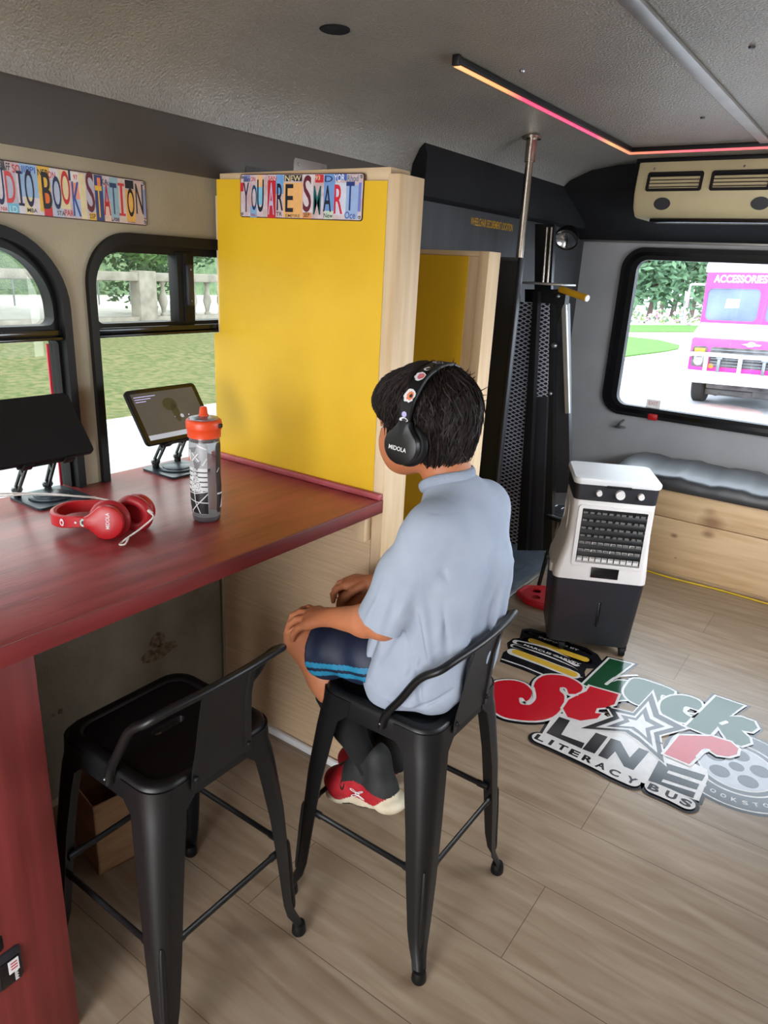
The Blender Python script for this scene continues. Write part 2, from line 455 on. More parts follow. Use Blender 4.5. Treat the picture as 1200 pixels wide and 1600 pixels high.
# black header box above the lift, back header, ceiling seam strip
g = G(); pb = [(LW + .001, 1.90), (-1.70, 1.905), (-1.685, 1.93), (-1.683, 2.05), (-1.70, 2.10), (-1.74, 2.08), (LW + .001, 2.05)]
g.loft([[(x, 2.62, z) for x, z in pb], [(x, BWY, z) for x, z in pb]])
tag(g.out('trim_2', 'black'), kind='structure')
g = G(); pbk = [(BWY - .001, 1.848), (BWY - .05, 1.852), (4.08, 2.06), (4.05, 2.10), (4.05, 2.21), (BWY - .001, 2.21)]
g.loft([[(LW + .005, y, z) for y, z in pbk], [(RWX - .005, y, z) for y, z in pbk]])
g2 = G(); g2.box(LW + .01, BWY - .03, 1.838, RWX - .01, BWY - .001, 1.853, .003)
tag(g.out('trim_3', 'black'), kind='structure')
tag(g2.out('trim_6', 'alu'), kind='structure')
g = G(); g.box(-.662, FY + .02, 2.188, -.618, 3.95, 2.1985, .003)
tag(g.out('trim_4', 'alu'), kind='structure')
# dark grey wall lining of the doorway bay behind the partitions
g = G(); g.box(LW + .001, 1.72, .02, LW + .022, BWY - .001, 1.848)
g.box(LW + .001, 1.72, 1.848, LW + .022, 4.55, 1.897)
tag(g.out('trim_7', 'dkgrey'), kind='structure')

def small_text(name, txt, Mx, w, h, mt, label, cat, d=.001):
    g = G(); g.text(txt, Mx, w, h, 0, off=.01)
    return tag(g.out(name, mt, smooth=0, recalc=False), label, cat)
small_text('wall_lettering', 'WHEELCHAIR SECUREMENT LOCATION', PX(LW + .0235) @ Matrix.Translation((onx(770, 351, LW + .0235).y, onx(770, 351, LW + .0235).z, 0)), .45, .035, 'handle',
           'yellow stencilled words on the dark grey wall panel above the second partition', 'lettering')

# ---- windows
M['tint'] = glass_mat('tinted_glass', (.62, .63, .60), refl=.015)
M['clear'] = glass_mat('clear_glass', (.80, .83, .85))
def side_window(name, rect, r_out, in_r, vbar=None):
    y0, z0, y1, z1 = rect
    fr = .052
    e = empty(name, (LW, (y0 + y1) / 2, z0), kind='structure')
    zb0, zb1 = 1.402, 1.43
    g = G()
    outer = rrect(y0, z0, y1, z1, r_out, 12)
    inner = rrect(y0 + .022, z0 + .022, y1 - .022, z1 - .030, [x * .85 if x > .06 else .03 for x in r_out], 12)
    g.plate(outer, [inner], PX(LW - .07), .085)
    g.out('window_frame', 'rubber', e)
    # sash: inner profile with the two openings
    top_hole = rrect(y0 + .035, zb1 + .004, y1 - .035, z1 - .052, [.02, in_r, in_r, .02], 12)
    bot_hole = rrect(y0 + .030, z0 + .03, y1 - .030, zb0 - .006, .012, 4)
    g = G()
    g.plate(rrect(y0 + .02, z0 + .02, y1 - .02, z1 - .028, [x * .85 if x > .06 else .03 for x in r_out], 12), [top_hole, bot_hole], PX(LW - .055), .045)
    g.out('sash', 'rubber', e)
    g = G(); g.box(LW - .05, y0 + .02, 1.408, LW + .004, y1 - .02, 1.424, .003); g.box(LW - .02, y0 + .02, zb0 - .004, LW + .010, y1 - .02, zb0 + .004, .002)
    g.out('meeting_rail', 'blkgloss', e)
    if vbar:
        g = G(); g.box(LW - .045, vbar[0], zb1, LW - .002, vbar[1], z1 - .04, .003); g.box(LW - .02, vbar[0] + .02, zb1, LW + .004, vbar[0] + .036, z1 - .045, .003)
        g.out('sliding_bar', 'rubber', e)
        g = G(); g.box(LW - .004, vbar[0] + .024, 1.48, LW + .016, vbar[0] + .048, 1.60, .004)
        lt = g.out('latch', 'dplastic', e)
        g = G(); g.sphere((LW + .016, vbar[0] + .036, 1.585), .0035, 6); g.sphere((LW + .016, vbar[0] + .036, 1.495), .003, 6); g.out('screw', 'steel', lt)
    g = G(); g.plate(rrect(y0 + .03, z0 + .02, y1 - .03, z1 - .045, [.03, in_r, in_r, .03], 10), [], PX(LW - .044), .003)
    g.out('pane', 'tint', e)
    return e
side_window('window_2', WIN2, [.05, .14, .14, .05], .085, (1.46, 1.523))
w1 = side_window('window_1', WIN1, [.05, .2, .2, .05], .15)
g = G(); g.box(LW - .041, 1.05, .96, LW - .037, 1.056, 1.385); 
M['redtape'] = mat('red_tape', (214, 50, 74), .5); g.out('red_edge_tape', 'redtape', w1)

for k, (y0, y1) in enumerate(((1.45, 2.65), (2.75, 3.95))):
    e = empty('window_%d' % (4 + k), (RWX, (y0 + y1) / 2, 1.0), kind='structure')
    g = G(); g.plate(rrect(y0 - .05, .95, y1 + .05, 1.70, .14, 8), [rrect(y0 + .01, 1.01, y1 - .01, 1.64, .09, 8)], PX(RWX - .02), .06); g.out('window_frame', 'rubber', e)
e = empty('door_1', (-.35, FY, 0), kind='structure')
g = G(); g.plate(rrect(-1.16, .04, .46, 2.06, .06, 4), [rrect(-1.09, .11, .39, 1.99, .03, 3)], PY(FY + .01), .07); g.out('door_frame', 'rubber', e)
e = empty('window_3', (-.65, BWY, .8), kind='structure')
g = G(); g.plate(bwo, [rrect(-1.405, .865, .105, 1.745, .065, 10)], PY(BWY + .03), .055); g.out('window_frame', 'rubber', e)
g = G(); g.plate(rrect(-1.475, .822, .175, 1.79, .11, 10), [rrect(-1.44, .845, .14, 1.77, .09, 10)], PY(BWY - .02), .012); g.out('rubber_ridge', 'blkgloss', e)
g = G(); g.plate(rrect(-1.42, .85, .12, 1.76, .07, 8), [], PY(BWY + .02), .003); g.out('pane', 'clear', e)
for px, col in ((1020, 'redplastic'),):
    p = ony(1019, 652, BWY - .04)
    g = G(); g.box(p.x - .03, p.y, p.z - .02, p.x + .03, BWY - .02, p.z + .02, .008); g.out('emergency_release', 'redplastic', e)
p = ony(968, 664, BWY - .03)
g = G(); g.box(p.x - .03, BWY - .04, p.z - .02, p.x + .035, BWY, p.z - .008, .004); g.tube([(p.x - .02, BWY - .035, p.z - .015), (p.x + .005, BWY - .05, p.z + .012), (p.x + .02, BWY - .02, p.z + .035)], .008, 8)
tag(g.out('window_latch', 'steel'), 'small metal latch on the grey wall below the back window corner', 'latch')
p = ony(1020.5, 634, BWY + .01)
M['label_film'] = mat('translucent_label', (232, 222, 214), .6); M['label_film'].node_tree.nodes['Principled BSDF'].inputs['Alpha'].default_value = .65
g = G(); g.m('label_film'); g.box(p.x - .043, BWY + .006, p.z - .038, p.x + .043, BWY + .0145, p.z + .038)
M['exit_red'] = mat('faded_exit_red', (196, 120, 110), .6)
g.m('exit_red'); g.text('EXIT', PY(BWY + .0055) @ Matrix.Translation((p.x, p.z + .015, 0)), .06, .024, 0, .02)
tag(g.out('exit_label', None, smooth=0, recalc=False), 'small white EXIT label stuck low on the back window glass', 'label')

# ================================================================ PARTITIONS
pt = empty('partition', (-1.4, 1.62, 0), 'tall yellow-painted board partition with pine studs at the end of the red counter', 'partition')
PYF = 1.592
g = G(); g.plate([(-1.787, .985), (-1.135, .985), (-1.135, 1.826), (-1.760, 1.843), (-1.760, 1.40), (-1.787, 1.395)], [], PY(PYF + .012), .012)
g.out('yellow_board', 'yellow', pt)
g = G(); g.box(-1.135, PYF, .02, -1.097, PYF + .112, 1.843, .002); o = g.out('stud', 'pine', pt)
g = G(); g.box(-1.76, PYF + .013, 1.800, -1.136, PYF + .10, 1.860, .002); g.out('top_rail', 'pine_x', pt)
g = G(); g.box(-1.782, PYF + .013, .03, -1.745, PYF + .10, 1.8, .002); g.out('stud', 'pine', pt)
g = G(); g.box(-1.786, PYF + .002, .03, -1.137, PYF + .012, .984); g.out('laminate_board', 'lam', pt)
g = G(); g.box(-1.77, PYF - .014, .001, -1.137, PYF + .001, .030, .006); g.out('base_moulding', 'white', pt)
g = G(); g.box(-1.175, PYF - .03, .86, -1.137, PYF + .001, .952, .002); g.out('support_block', 'pine', pt)
g = G(); g.box(-1.78, PYF - .006, .03, -1.772, PYF + .002, .955, .002); g.out('caulk_bead', 'wall', pt)

p2 = empty('partition', (-1.45, 2.36, 0), 'shorter yellow-painted board partition with pine edge behind the seated child', 'partition')
g = G(); g.box(-1.765, 2.30, .05, -1.280, 2.312, 1.672); g.out('yellow_board', 'yellow', p2)
g = G(); g.box(-1.280, 2.302, .02, -1.240, 2.312, 1.672); g.box(-1.240, 2.30, .02, -1.202, 2.388, 1.69, .002); g.out('stud', 'pine', p2)
g = G(); g.box(-1.765, 2.306, 1.672, -1.240, 2.388, 1.69, .002); g.out('top_rail', 'pine_x', p2)

g = G(); g.box(-1.766, 1.93, 1.86, -1.758, 2.10, 1.96, .004)
g.m('steel')
for yy in (1.95, 2.08): g.sphere((-1.757, yy, 1.93), .005, 6)
o = g.out('cover_plate', None); o.data.materials.clear(); o.data.materials.append(M['alu']); tag(o, 'grey metal cover plate on the dark cove above the YOU ARE SMART sign', 'plate')

# ================================================================ SIGNS
def col(name, rgb, rough=.5):
    if name not in M: M[name] = mat(name, rgb, rough, rgb2=tuple(int(v * .96) for v in rgb), scale=60)
    return name
def c_(rgb): return col('paint_%d_%d_%d' % rgb, rgb)
WHT = (214, 208, 214); CREAM = (222, 206, 160); SKY = (150, 182, 214); NAVY = (36, 40, 86); REDC = (196, 40, 52); ORG = (224, 150, 84); YEL = (226, 180, 70); PNK = (214, 190, 200); BLU = (60, 92, 170); DK = (26, 26, 36); MAR = (98, 28, 44); TEAL = (24, 92, 96); GRN = (40, 90, 70)

def sign(label, Mx, w, h, patches, letters, smalls):
    """licence-plate collage sign: Mx origin = lower left corner, u right, v up"""
    o0 = Mx @ Vector((w / 2, 0, 0))
    e = empty('wall_sign', o0, label, 'sign')
    g = G(); g.m('sign_rust'); g.plate(rrect(0, 0, w, h, .008, 5), [], Mx, .0025)
    g.m('paint_rim'); g.plate(rrect(.0025, .0025, w - .0025, h - .0025, .006, 5), [], Mx @ Matrix.Translation((0, 0, .0024)), .0004)
    for k_, (a, b, c, d, cc) in enumerate(patches):
        g.m(c_(cc)); g.plate([(a * w, c * h), (b * w, c * h), (b * w, d * h), (a * w, d * h)], [], Mx @ Matrix.Translation((0, 0, .0026 + k_ * .00002)), .0003, front_only=True)
    g.out('plate', None, e, smooth=0, recalc=False)
    for (ch, cx, cy, cw, chh, cc) in letters:
        g = G(); g.m(c_(cc)); T_ = Mx @ Matrix.Translation((cx * w, cy * h, .0037)); a_, b_ = cw * w / 2, chh * h / 2
        if ch == 'I':
            q_ = a_ * .36; t_ = b_ * .16
            g.plate([(-a_, -b_), (a_, -b_), (a_, -b_ + t_), (q_, -b_ + t_), (q_, b_ - t_), (a_, b_ - t_), (a_, b_), (-a_, b_), (-a_, b_ - t_), (-q_, b_ - t_), (-q_, -b_ + t_), (-a_, -b_ + t_)], [], T_, 0, True)
        else: g.text(ch, T_, cw * w, chh * h, 0, .008)
        g.out('letter', None, e, smooth=0, recalc=False)
    for (ch, cx, cy, cw, chh, cc) in smalls:
        g = G(); g.m(c_(cc)); g.text(ch, Mx @ Matrix.Translation((cx * w, cy * h, .0034)), cw * w, chh * h, 0, .01)
        g.out('small_word', None, e, smooth=0, recalc=False)
    for (a, b) in ((.009, .009), (w - .009, .009), (w - .009, h - .009), (.009, h - .009)):
        g = G(); g.sphere(Mx @ Vector((a, b, .003)), .0042, 8); g.out('screw', 'steel', e)
M['paint_rim'] = mat('sign_base_cream', (206, 196, 200), .5, rgb2=(190, 160, 160), scale=30)

# AUDIO BOOK STATION on the window wall
S1W = .485
pa = [(0, .09, 0, 1, SKY), (.09, .17, .75, 1, WHT), (.17, .27, 0, .3, CREAM), (.345, .41, .72, 1, WHT), (.41, .53, .45, 1, SKY), (.41, .53, 0, .45, (218, 196, 170)), (.335, .40, 0, .2, (110, 180, 206)),
      (.53, .585, 0, .3, REDC), (.535, .60, .3, .97, YEL), (.56, .585, .3, .6, (230, 110, 40)), (.60, .66, 0, .72, (190, 196, 214)), (.66, .715, .3, .97, CREAM), (.715, .735, .7, .97, NAVY), (.735, .78, .15, .75, (226, 150, 130)),
      (.73, .775, .0, .5, BLU), (.64, .70, .0, .12, WHT), (.835, .84, 0, 1, WHT), (.815, .845, 0, .2, YEL), (.847, .885, 0, .98, (52, 62, 112)), (.852, .868, .68, .9, (226, 130, 80)), (.888, .925, .55, .8, SKY), (.925, .96, .1, .78, (150, 186, 202)),
      (.955, .978, .0, .6, (214, 150, 120)), (.97, .99, .05, .6, ORG), (.96, 1.0, .78, .97, DK)]
# remap so that the visible right part matches the photograph: positions are fractions of the visible 232 px strip
def lt(px_, w_=1164): return px_
base = onx(0, 292, LW + .004)
Y0, Y1, Z0, Z1 = .872, 1.358, 1.6965, 1.812
def f1(u): # zoom x (0..1160 over 232 px) -> fraction along sign
    p = onx(u / 5.0, 240 + 60, LW + .005); return (p.y - Y0) / (Y1 - Y0)
PAT = [(-5, 50, 0, 1, WHT), (30, 60, .8, 1, (90, 90, 90)), (60, 130, .18, .78, (178, 180, 196)), (50, 140, 0, .2, (110, 180, 206)), (140, 200, 0, .78, WHT), (170, 305, .35, .98, SKY), (190, 250, .0, .35, CREAM), (250, 330, 0, .35, (214, 206, 210)),
       (305, 400, .1, .98, YEL), (330, 400, .22, .50, (228, 110, 44)), (335, 415, 0, .2, REDC), (400, 490, 0, .75, (182, 190, 210)), (400, 470, .78, .97, WHT), (468, 545, .2, .97, CREAM), (545, 562, .78, .98, NAVY), (562, 625, .55, .97, (226, 216, 208)), (560, 620, .4, .75, (232, 150, 124)), (562, 625, .05, .42, (176, 190, 216)),
       (625, 690, 0, .95, CREAM), (672, 735, 0, .97, (190, 186, 200)), (685, 742, 0, .17, YEL), (742, 805, 0, .97, (50, 64, 116)), (765, 790, .72, .92, (230, 132, 84)), (805, 860, .5, .75, (140, 178, 200)), (810, 860, 0, .4, (226, 196, 176)), (860, 925, .12, .97, (150, 184, 198)), (925, 985, .02, .97, (214, 196, 186)), (980, 1050, .06, .75, (230, 176, 90)), (980, 1045, .78, .96, DK), (1050, 1115, .0, .95, (206, 178, 164)), (1115, 1150, .2, .8, (140, 150, 190))]
LET = [('A', -92, .47, 46, .62, REDC), ('U', 5, .5, 62, .70, NAVY), ('D', 85, .5, 74, .60, (206, 70, 72)), ('I', 162, .5, 44, .66, (34, 28, 66)), ('O', 234, .52, 70, .72, (32, 26, 60)), ('B', 368, .52, 72, .72, DK), ('O', 445, .5, 66, .66, (30, 44, 84)), ('O', 515, .62, 68, .68, REDC), ('K', 595, .42, 62, .70, (40, 74, 152)),
       ('S', 706, .60, 62, .84, MAR), ('T', 770, .42, 52, .66, YEL), ('A', 832, .48, 54, .66, (190, 36, 48)), ('T', 886, .52, 52, .66, (44, 64, 100)), ('I', 948, .52, 50, .70, (206, 60, 66)), ('O', 1018, .48, 54, .62, DK), ('N', 1086, .58, 56, .66, DK)]
SML = [('RAFF', 60, .88, 80, .14, (60, 60, 60)), ('SO', 145, .86, 60, .16, REDC), ('JIPPI', 235, .86, 110, .16, BLU), ('NEB', 348, .86, 80, .13, DK), ('ON', 415, .84, 60, .13, REDC), ('97', 598, .86, 34, .1, REDC), ('KA', 822, .85, 54, .12, NAVY), ('aho', 878, .84, 60, .14, (110, 140, 170)), ('ORK', 1012, .87, 66, .13, CREAM),
       ('NIA', 22, .08, 50, .08, REDC), ('LD', 92, .09, 60, .12, (190, 230, 236)), ('MBA', 240, .1, 76, .08, DK), ('STA', 465, .1, 60, .09, DK), ('PAR', 528, .12, 70, .12, REDC), ('SSP', 712, .1, 46, .1, DK), ('Dise', 890, .1, 60, .12, NAVY), ('STAT', 1098, .12, 70, .12, DK), ('YORK', 1015, .06, 60, .05, MAR)]
def conv(lst, kind):
    out = []
    for t in lst:
        if kind == 'p': out.append((max(0.005, f1(t[0])), min(.995, f1(t[1])), max(.02, t[2]), min(.98, t[3]), t[4]))
        else:
            a = f1(t[1]); w_ = f1(t[1] + t[3] / 2) - f1(t[1] - t[3] / 2); out.append((t[0], a, t[2], w_, t[4], t[5]))
    return out
sign('long licence-plate collage sign reading AUDIO BOOK STATION above the left windows', axes((LW + .001, Y0, Z0), (0, 1, 0), (0, 0, 1)), Y1 - Y0, Z1 - Z0, conv(PAT, 'p'), conv(LET, 'l'), conv(SML, 'l'))

# YOU ARE SMART on the yellow partition
PAT2 = [(0, .03, .6, .8, REDC), (.03, .09, .82, .97, (130, 140, 190)), (.09, .15, .0, .25, (130, 170, 200)), (.15, .20, .5, .98, (226, 180, 130)), (.14, .2, .3, .7, (130, 190, 220)), (.245, .315, .0, .85, (190, 34, 44)), (.315, .38, .55, .97, (110, 160, 214)), (.38, .535, .03, .80, (232, 176, 108)), (.385, .53, .83, .97, DK), (.54, .62, .15, .98, (212, 200, 204)),
        (.54, .61, .02, .15, ORG), (.635, .70, .80, .97, REDC), (.705, .79, .2, .98, (110, 150, 206)), (.71, .78, .02, .2, (196, 210, 190)), (.79, .88, .12, .8, (206, 210, 224)), (.785, .875, .84, .98, BLU), (.875, .965, .04, .75, (150, 176, 216)), (.965, .985, .2, .8, (110, 120, 190))]
LET2 = [('Y', .055, .46, .052, .68, (48, 42, 78)), ('O', .127, .46, .048, .58, (30, 60, 100)), ('U', .183, .50, .056, .74, (20, 24, 40)), ('A', .277, .44, .052, .72, (190, 180, 206)), ('R', .352, .48, .054, .60, (20, 22, 44)), ('E', .43, .46, .066, .62, DK), ('S', .575, .56, .066, .80, MAR), ('M', .655, .42, .058, .62, TEAL), ('A', .735, .46, .062, .56, (18, 22, 44)), ('R', .82, .45, .066, .62, (206, 34, 56)), ('T', .905, .52, .062, .60, (28, 52, 116))]
SML2 = [('Illin', .06, .88, .055, .12, NAVY), ('ON', .115, .88, .04, .1, REDC), ('SAN', .285, .90, .07, .1, REDC), ('NEW', .457, .895, .13, .12, CREAM), ('93', .655, .90, .036, .09, CREAM), ('D', .74, .88, .06, .13, NAVY), ('YOR', .82, .9, .08, .15, (236, 236, 240)), ('Rhod', .92, .89, .08, .13, (90, 100, 130)), ('TR', .345, .1, .05, .09, DK), ('EMPIRE', .46, .07, .12, .07, (120, 90, 60)), ('SEP', .575, .1, .05, .1, DK), ('New', .745, .1, .07, .1, DK), ('Oce', .91, .12, .08, .15, (60, 80, 150)), ('USA', .12, .06, .04, .06, REDC)]
sign('small licence-plate collage sign reading YOU ARE SMART on the yellow partition', axes((-1.658, PYF - .0005, 1.739), (1, 0, -.018), (0.018, 0, 1), (0, -1, 0)), .449, .115, PAT2, LET2, SML2)

# ================================================================ COUNTER
CT = .993
ct = empty('countertop', (-1.44, .9, .95), 'long red-stained wooden countertop under the side windows', 'countertop')
g = G(); g.box(LW - .05, .35, CT - .038, -1.100, PYF - .002, CT, .003); 
g.out('worktop', 'red_wood', ct)
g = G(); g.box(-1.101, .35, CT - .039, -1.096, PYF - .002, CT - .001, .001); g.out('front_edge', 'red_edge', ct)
g = G(); g.box(-1.795, PYF - .020, CT, -1.098, PYF - .0015, CT + .017, .004); g.out('end_moulding', 'red_trim', ct)
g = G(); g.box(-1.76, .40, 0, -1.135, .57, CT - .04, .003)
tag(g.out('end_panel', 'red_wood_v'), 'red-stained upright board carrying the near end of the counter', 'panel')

# grime marks on the wall under the counter
g = G()
rr = random.Random(3)
for (px, py, a, b) in ((250, 1018, .075, .026), (95, 1112, .009, .009), (84, 1118, .006, .006), (247, 1000, .03, .03)):
    p = onx(px, py, LW + .006)
    pts = [(p.y + a * math.cos(t) * (0.8 + .35 * rr.random()), p.z + b * math.sin(t) * (0.8 + .35 * rr.random()) + .0) for t in [2 * PI * i / 22 for i in range(22)]]
    g.plate(pts, [], PX(LW + .0045), .0006)
tag(g.out('wall_stain', 'grime'), 'dark scraped patches and screw holes on the wall under the counter', 'stain', kind='stuff')

# ---- tablets on folding stands
def tablet(TL, TR, BL, label, lit):
    TL = Vector(TL); TR = Vector(TR); BL = Vector(BL)
    u = (TR - TL).normalized(); v = (TL - BL); v = (v - u * v.dot(u)); hh = v.length; v.normalize(); ww = (TR - TL).length
    n = u.cross(v)
    Mx = axes(TL - v * hh, u, v, n)
    e = empty('tablet', tuple(Mx @ Vector((ww / 2, 0, 0))), label, 'tablet')
    g = G(); g.plate(rrect(0, 0, ww, hh, .012, 6), [], Mx @ Matrix.Translation((0, 0, -.009)), .009); g.out('case', 'rubber', e)
    g = G(); g.plate(rrect(.002, .002, ww - .002, hh - .002, .010, 6), [], Mx, .0006); g.out('bezel', 'screen' if not lit else 'blkgloss', e)
    if lit:
        M['lit_screen'] = mat('glowing_grey_screen', (52, 50, 48), .12, rgb2=(40, 40, 36), scale=8, emit=(112, 108, 104), estr=.3)
        M['lit_bar'] = mat('glowing_pale_bar', (160, 165, 175), .2, emit=(180, 186, 198), estr=.45)
        M['lit_text'] = mat('glowing_text', (150, 150, 200), .2, emit=(190, 190, 230), estr=.8)
        M['lit_dark'] = mat('glowing_dark_tree', (44, 44, 36), .12, emit=(84, 80, 62), estr=.25)
        g = G(); g.m('lit_screen'); g.plate([(.014, .012), (ww - .014, .012), (ww - .014, hh - .012), (.014, hh - .012)], [], Mx @ Matrix.Translation((0, 0, .0006)), .0003)
        T = Mx @ Matrix.Translation((0, 0, .001))
        g.m('lit_bar'); g.plate([(.014, .012), (ww - .014, .012), (ww - .014, .026), (.014, .026)], [], T, .0001, True)
        g.m('lit_dark'); g.plate(circ(ww * .52, hh * .66, .024, 14, .02), [], T, .0001, True); g.plate(circ(ww * .56, hh * .5, .012, 12, .03), [], T, .0001, True)
        g.m('lit_bar'); g.plate(circ(ww * .62, hh * .42, .006, 16), [], Mx @ Matrix.Translation((0, 0, .0013)), .0001, True)
        g.m('lit_text')
        for k in range(3):
            g.plate([(.02, hh - .022 - k * .007), (.09 - k * .018, hh - .022 - k * .007), (.09 - k * .018, hh - .0238 - k * .007), (.02, hh - .0238 - k * .007)], [], T, .0001, True)
        g.plate(circ(ww * .52, hh * .42, .002, 8), [], T, .0001, True); g.plate(circ(ww * .72, hh * .42, .002, 8), [], T, .0001, True)
        g.out('display', None, e, smooth=0)
    return e, Mx, ww, hh, n
def stand(center, yaw, kn, Mx, ww, hh, n, label):
    cx, cy = center
    e = empty('tablet_stand', (cx, cy, CT), label, 'tablet stand')
    Rz = Matrix.Translation((cx, cy, CT + .0005)) @ Matrix.Rotation(yaw, 4, 'Z')
    g = G(); g.plate(rrect(-.075, -.075, .075, .075, .012, 6), [], Rz, .006); g.out('base_plate', 'blueplate', e)
    g = G(); g.lathe([(0, .006), (.054, .006), (.055, .009), (.053, .0105), (.043, .0115), (.042, .014), (.038, .016), (0, .0165)], Rz, 40); g.out('turntable', 'blueplate', e)
    # two slotted arms from the hinge at the rear edge to the tablet's back
    for k, (kx, ky) in enumerate(kn):
        p0 = Vector((kx, ky, CT + .026)); 
        p1 = Mx @ Vector((ww * (.36 + .28 * k), hh * .16, -.012))
        d = (p1 - p0); L_ = d.length; d.normalize(); side = Vector((0, 1, 0)); side = (side - d * side.dot(d)).normalized(); w = d.cross(side)
        A = axes(p0, d, w, side)
        g = G(); g.plate(rrect(-.012, -.011, L_ + .012, .011, .009, 5), [rrect(.016, -.005, L_ * .47, .005, .004, 4), rrect(L_ * .56, -.005, L_ - .014, .005, .004, 4)], A @ Matrix.Translation((0, 0, -.003)), .006)
        g.out('arm', 'rubber', e)
        g = G(); g.cyl(p0 - side * .010, p0 + side * .010, .009, n=16); g.cyl(p0 - side * .013, p0 + side * .013, .006, n=12); g.out('hinge', 'steel', e)
        g = G(); g.box(p0.x - .01, p0.y - .006, CT + .006, p0.x + .01, p0.y + .006, p0.z, .002); g.out('hinge_bracket', 'rubber', e)
    g = G(); g.box(.2 * ww, -.004, -.018, .8 * ww, .02, -.0105, .003, Mx=Mx); g.box(.28 * ww, .0, -.0125, .72 * ww, hh * .6, -.0095, .002, Mx=Mx)
    g.box(.24 * ww, -.008, -.018, .34 * ww, -.0025, .006, .002, Mx=Mx); g.box(.66 * ww, -.008, -.018, .76 * ww, -.0025, .006, .002, Mx=Mx); g.out('cradle', 'rubber', e)
    return e
_, Mx, ww, hh, n = tablet((-1.66, 1.156, 1.271), (-1.662, 1.396, 1.272), (-1.57, 1.207, 1.138), 'smaller-looking tablet with a dim lit screen beside the yellow partition', True)
stand((-1.735, 1.38), .0, [(-1.782, 1.338), (-1.795, 1.432)], Mx, ww, hh, n, 'black folding stand under the lit tablet near the yellow partition')
_, Mx, ww, hh, n = tablet((-1.62, .735, 1.295), (-1.61, .964, 1.296), (-1.515, .742, 1.168), 'large tablet with a black blank screen at the left edge of the counter', False)
stand((-1.745, .972), .0, [(-1.80, .912), (-1.795, .994)], Mx, ww, hh, n, 'black folding stand under the blank tablet at the left')
# cable
g = G(); g.tube([(-1.86, .80, CT + .0215), (-1.79, .90, CT + .0215), (-1.72, .955, CT + .0205), (-1.675, 1.0, CT + .0165), (-1.655, 1.045, CT + .0055), (-1.60, 1.06, CT + .004), (-1.55, 1.055, CT + .004), (-1.51, 1.03, CT + .004)], .0026, 8, smooth=6)
g.tube([(-1.80, .84, CT + .023), (-1.74, .93, CT + .0235), (-1.70, .975, CT + .021), (-1.665, 1.015, CT + .013), (-1.655, 1.045, CT + .008)], .0022, 8, smooth=6)
tag(g.out('cable', 'cable'), 'thin white cable lying across the left tablet stand and counter', 'cable')

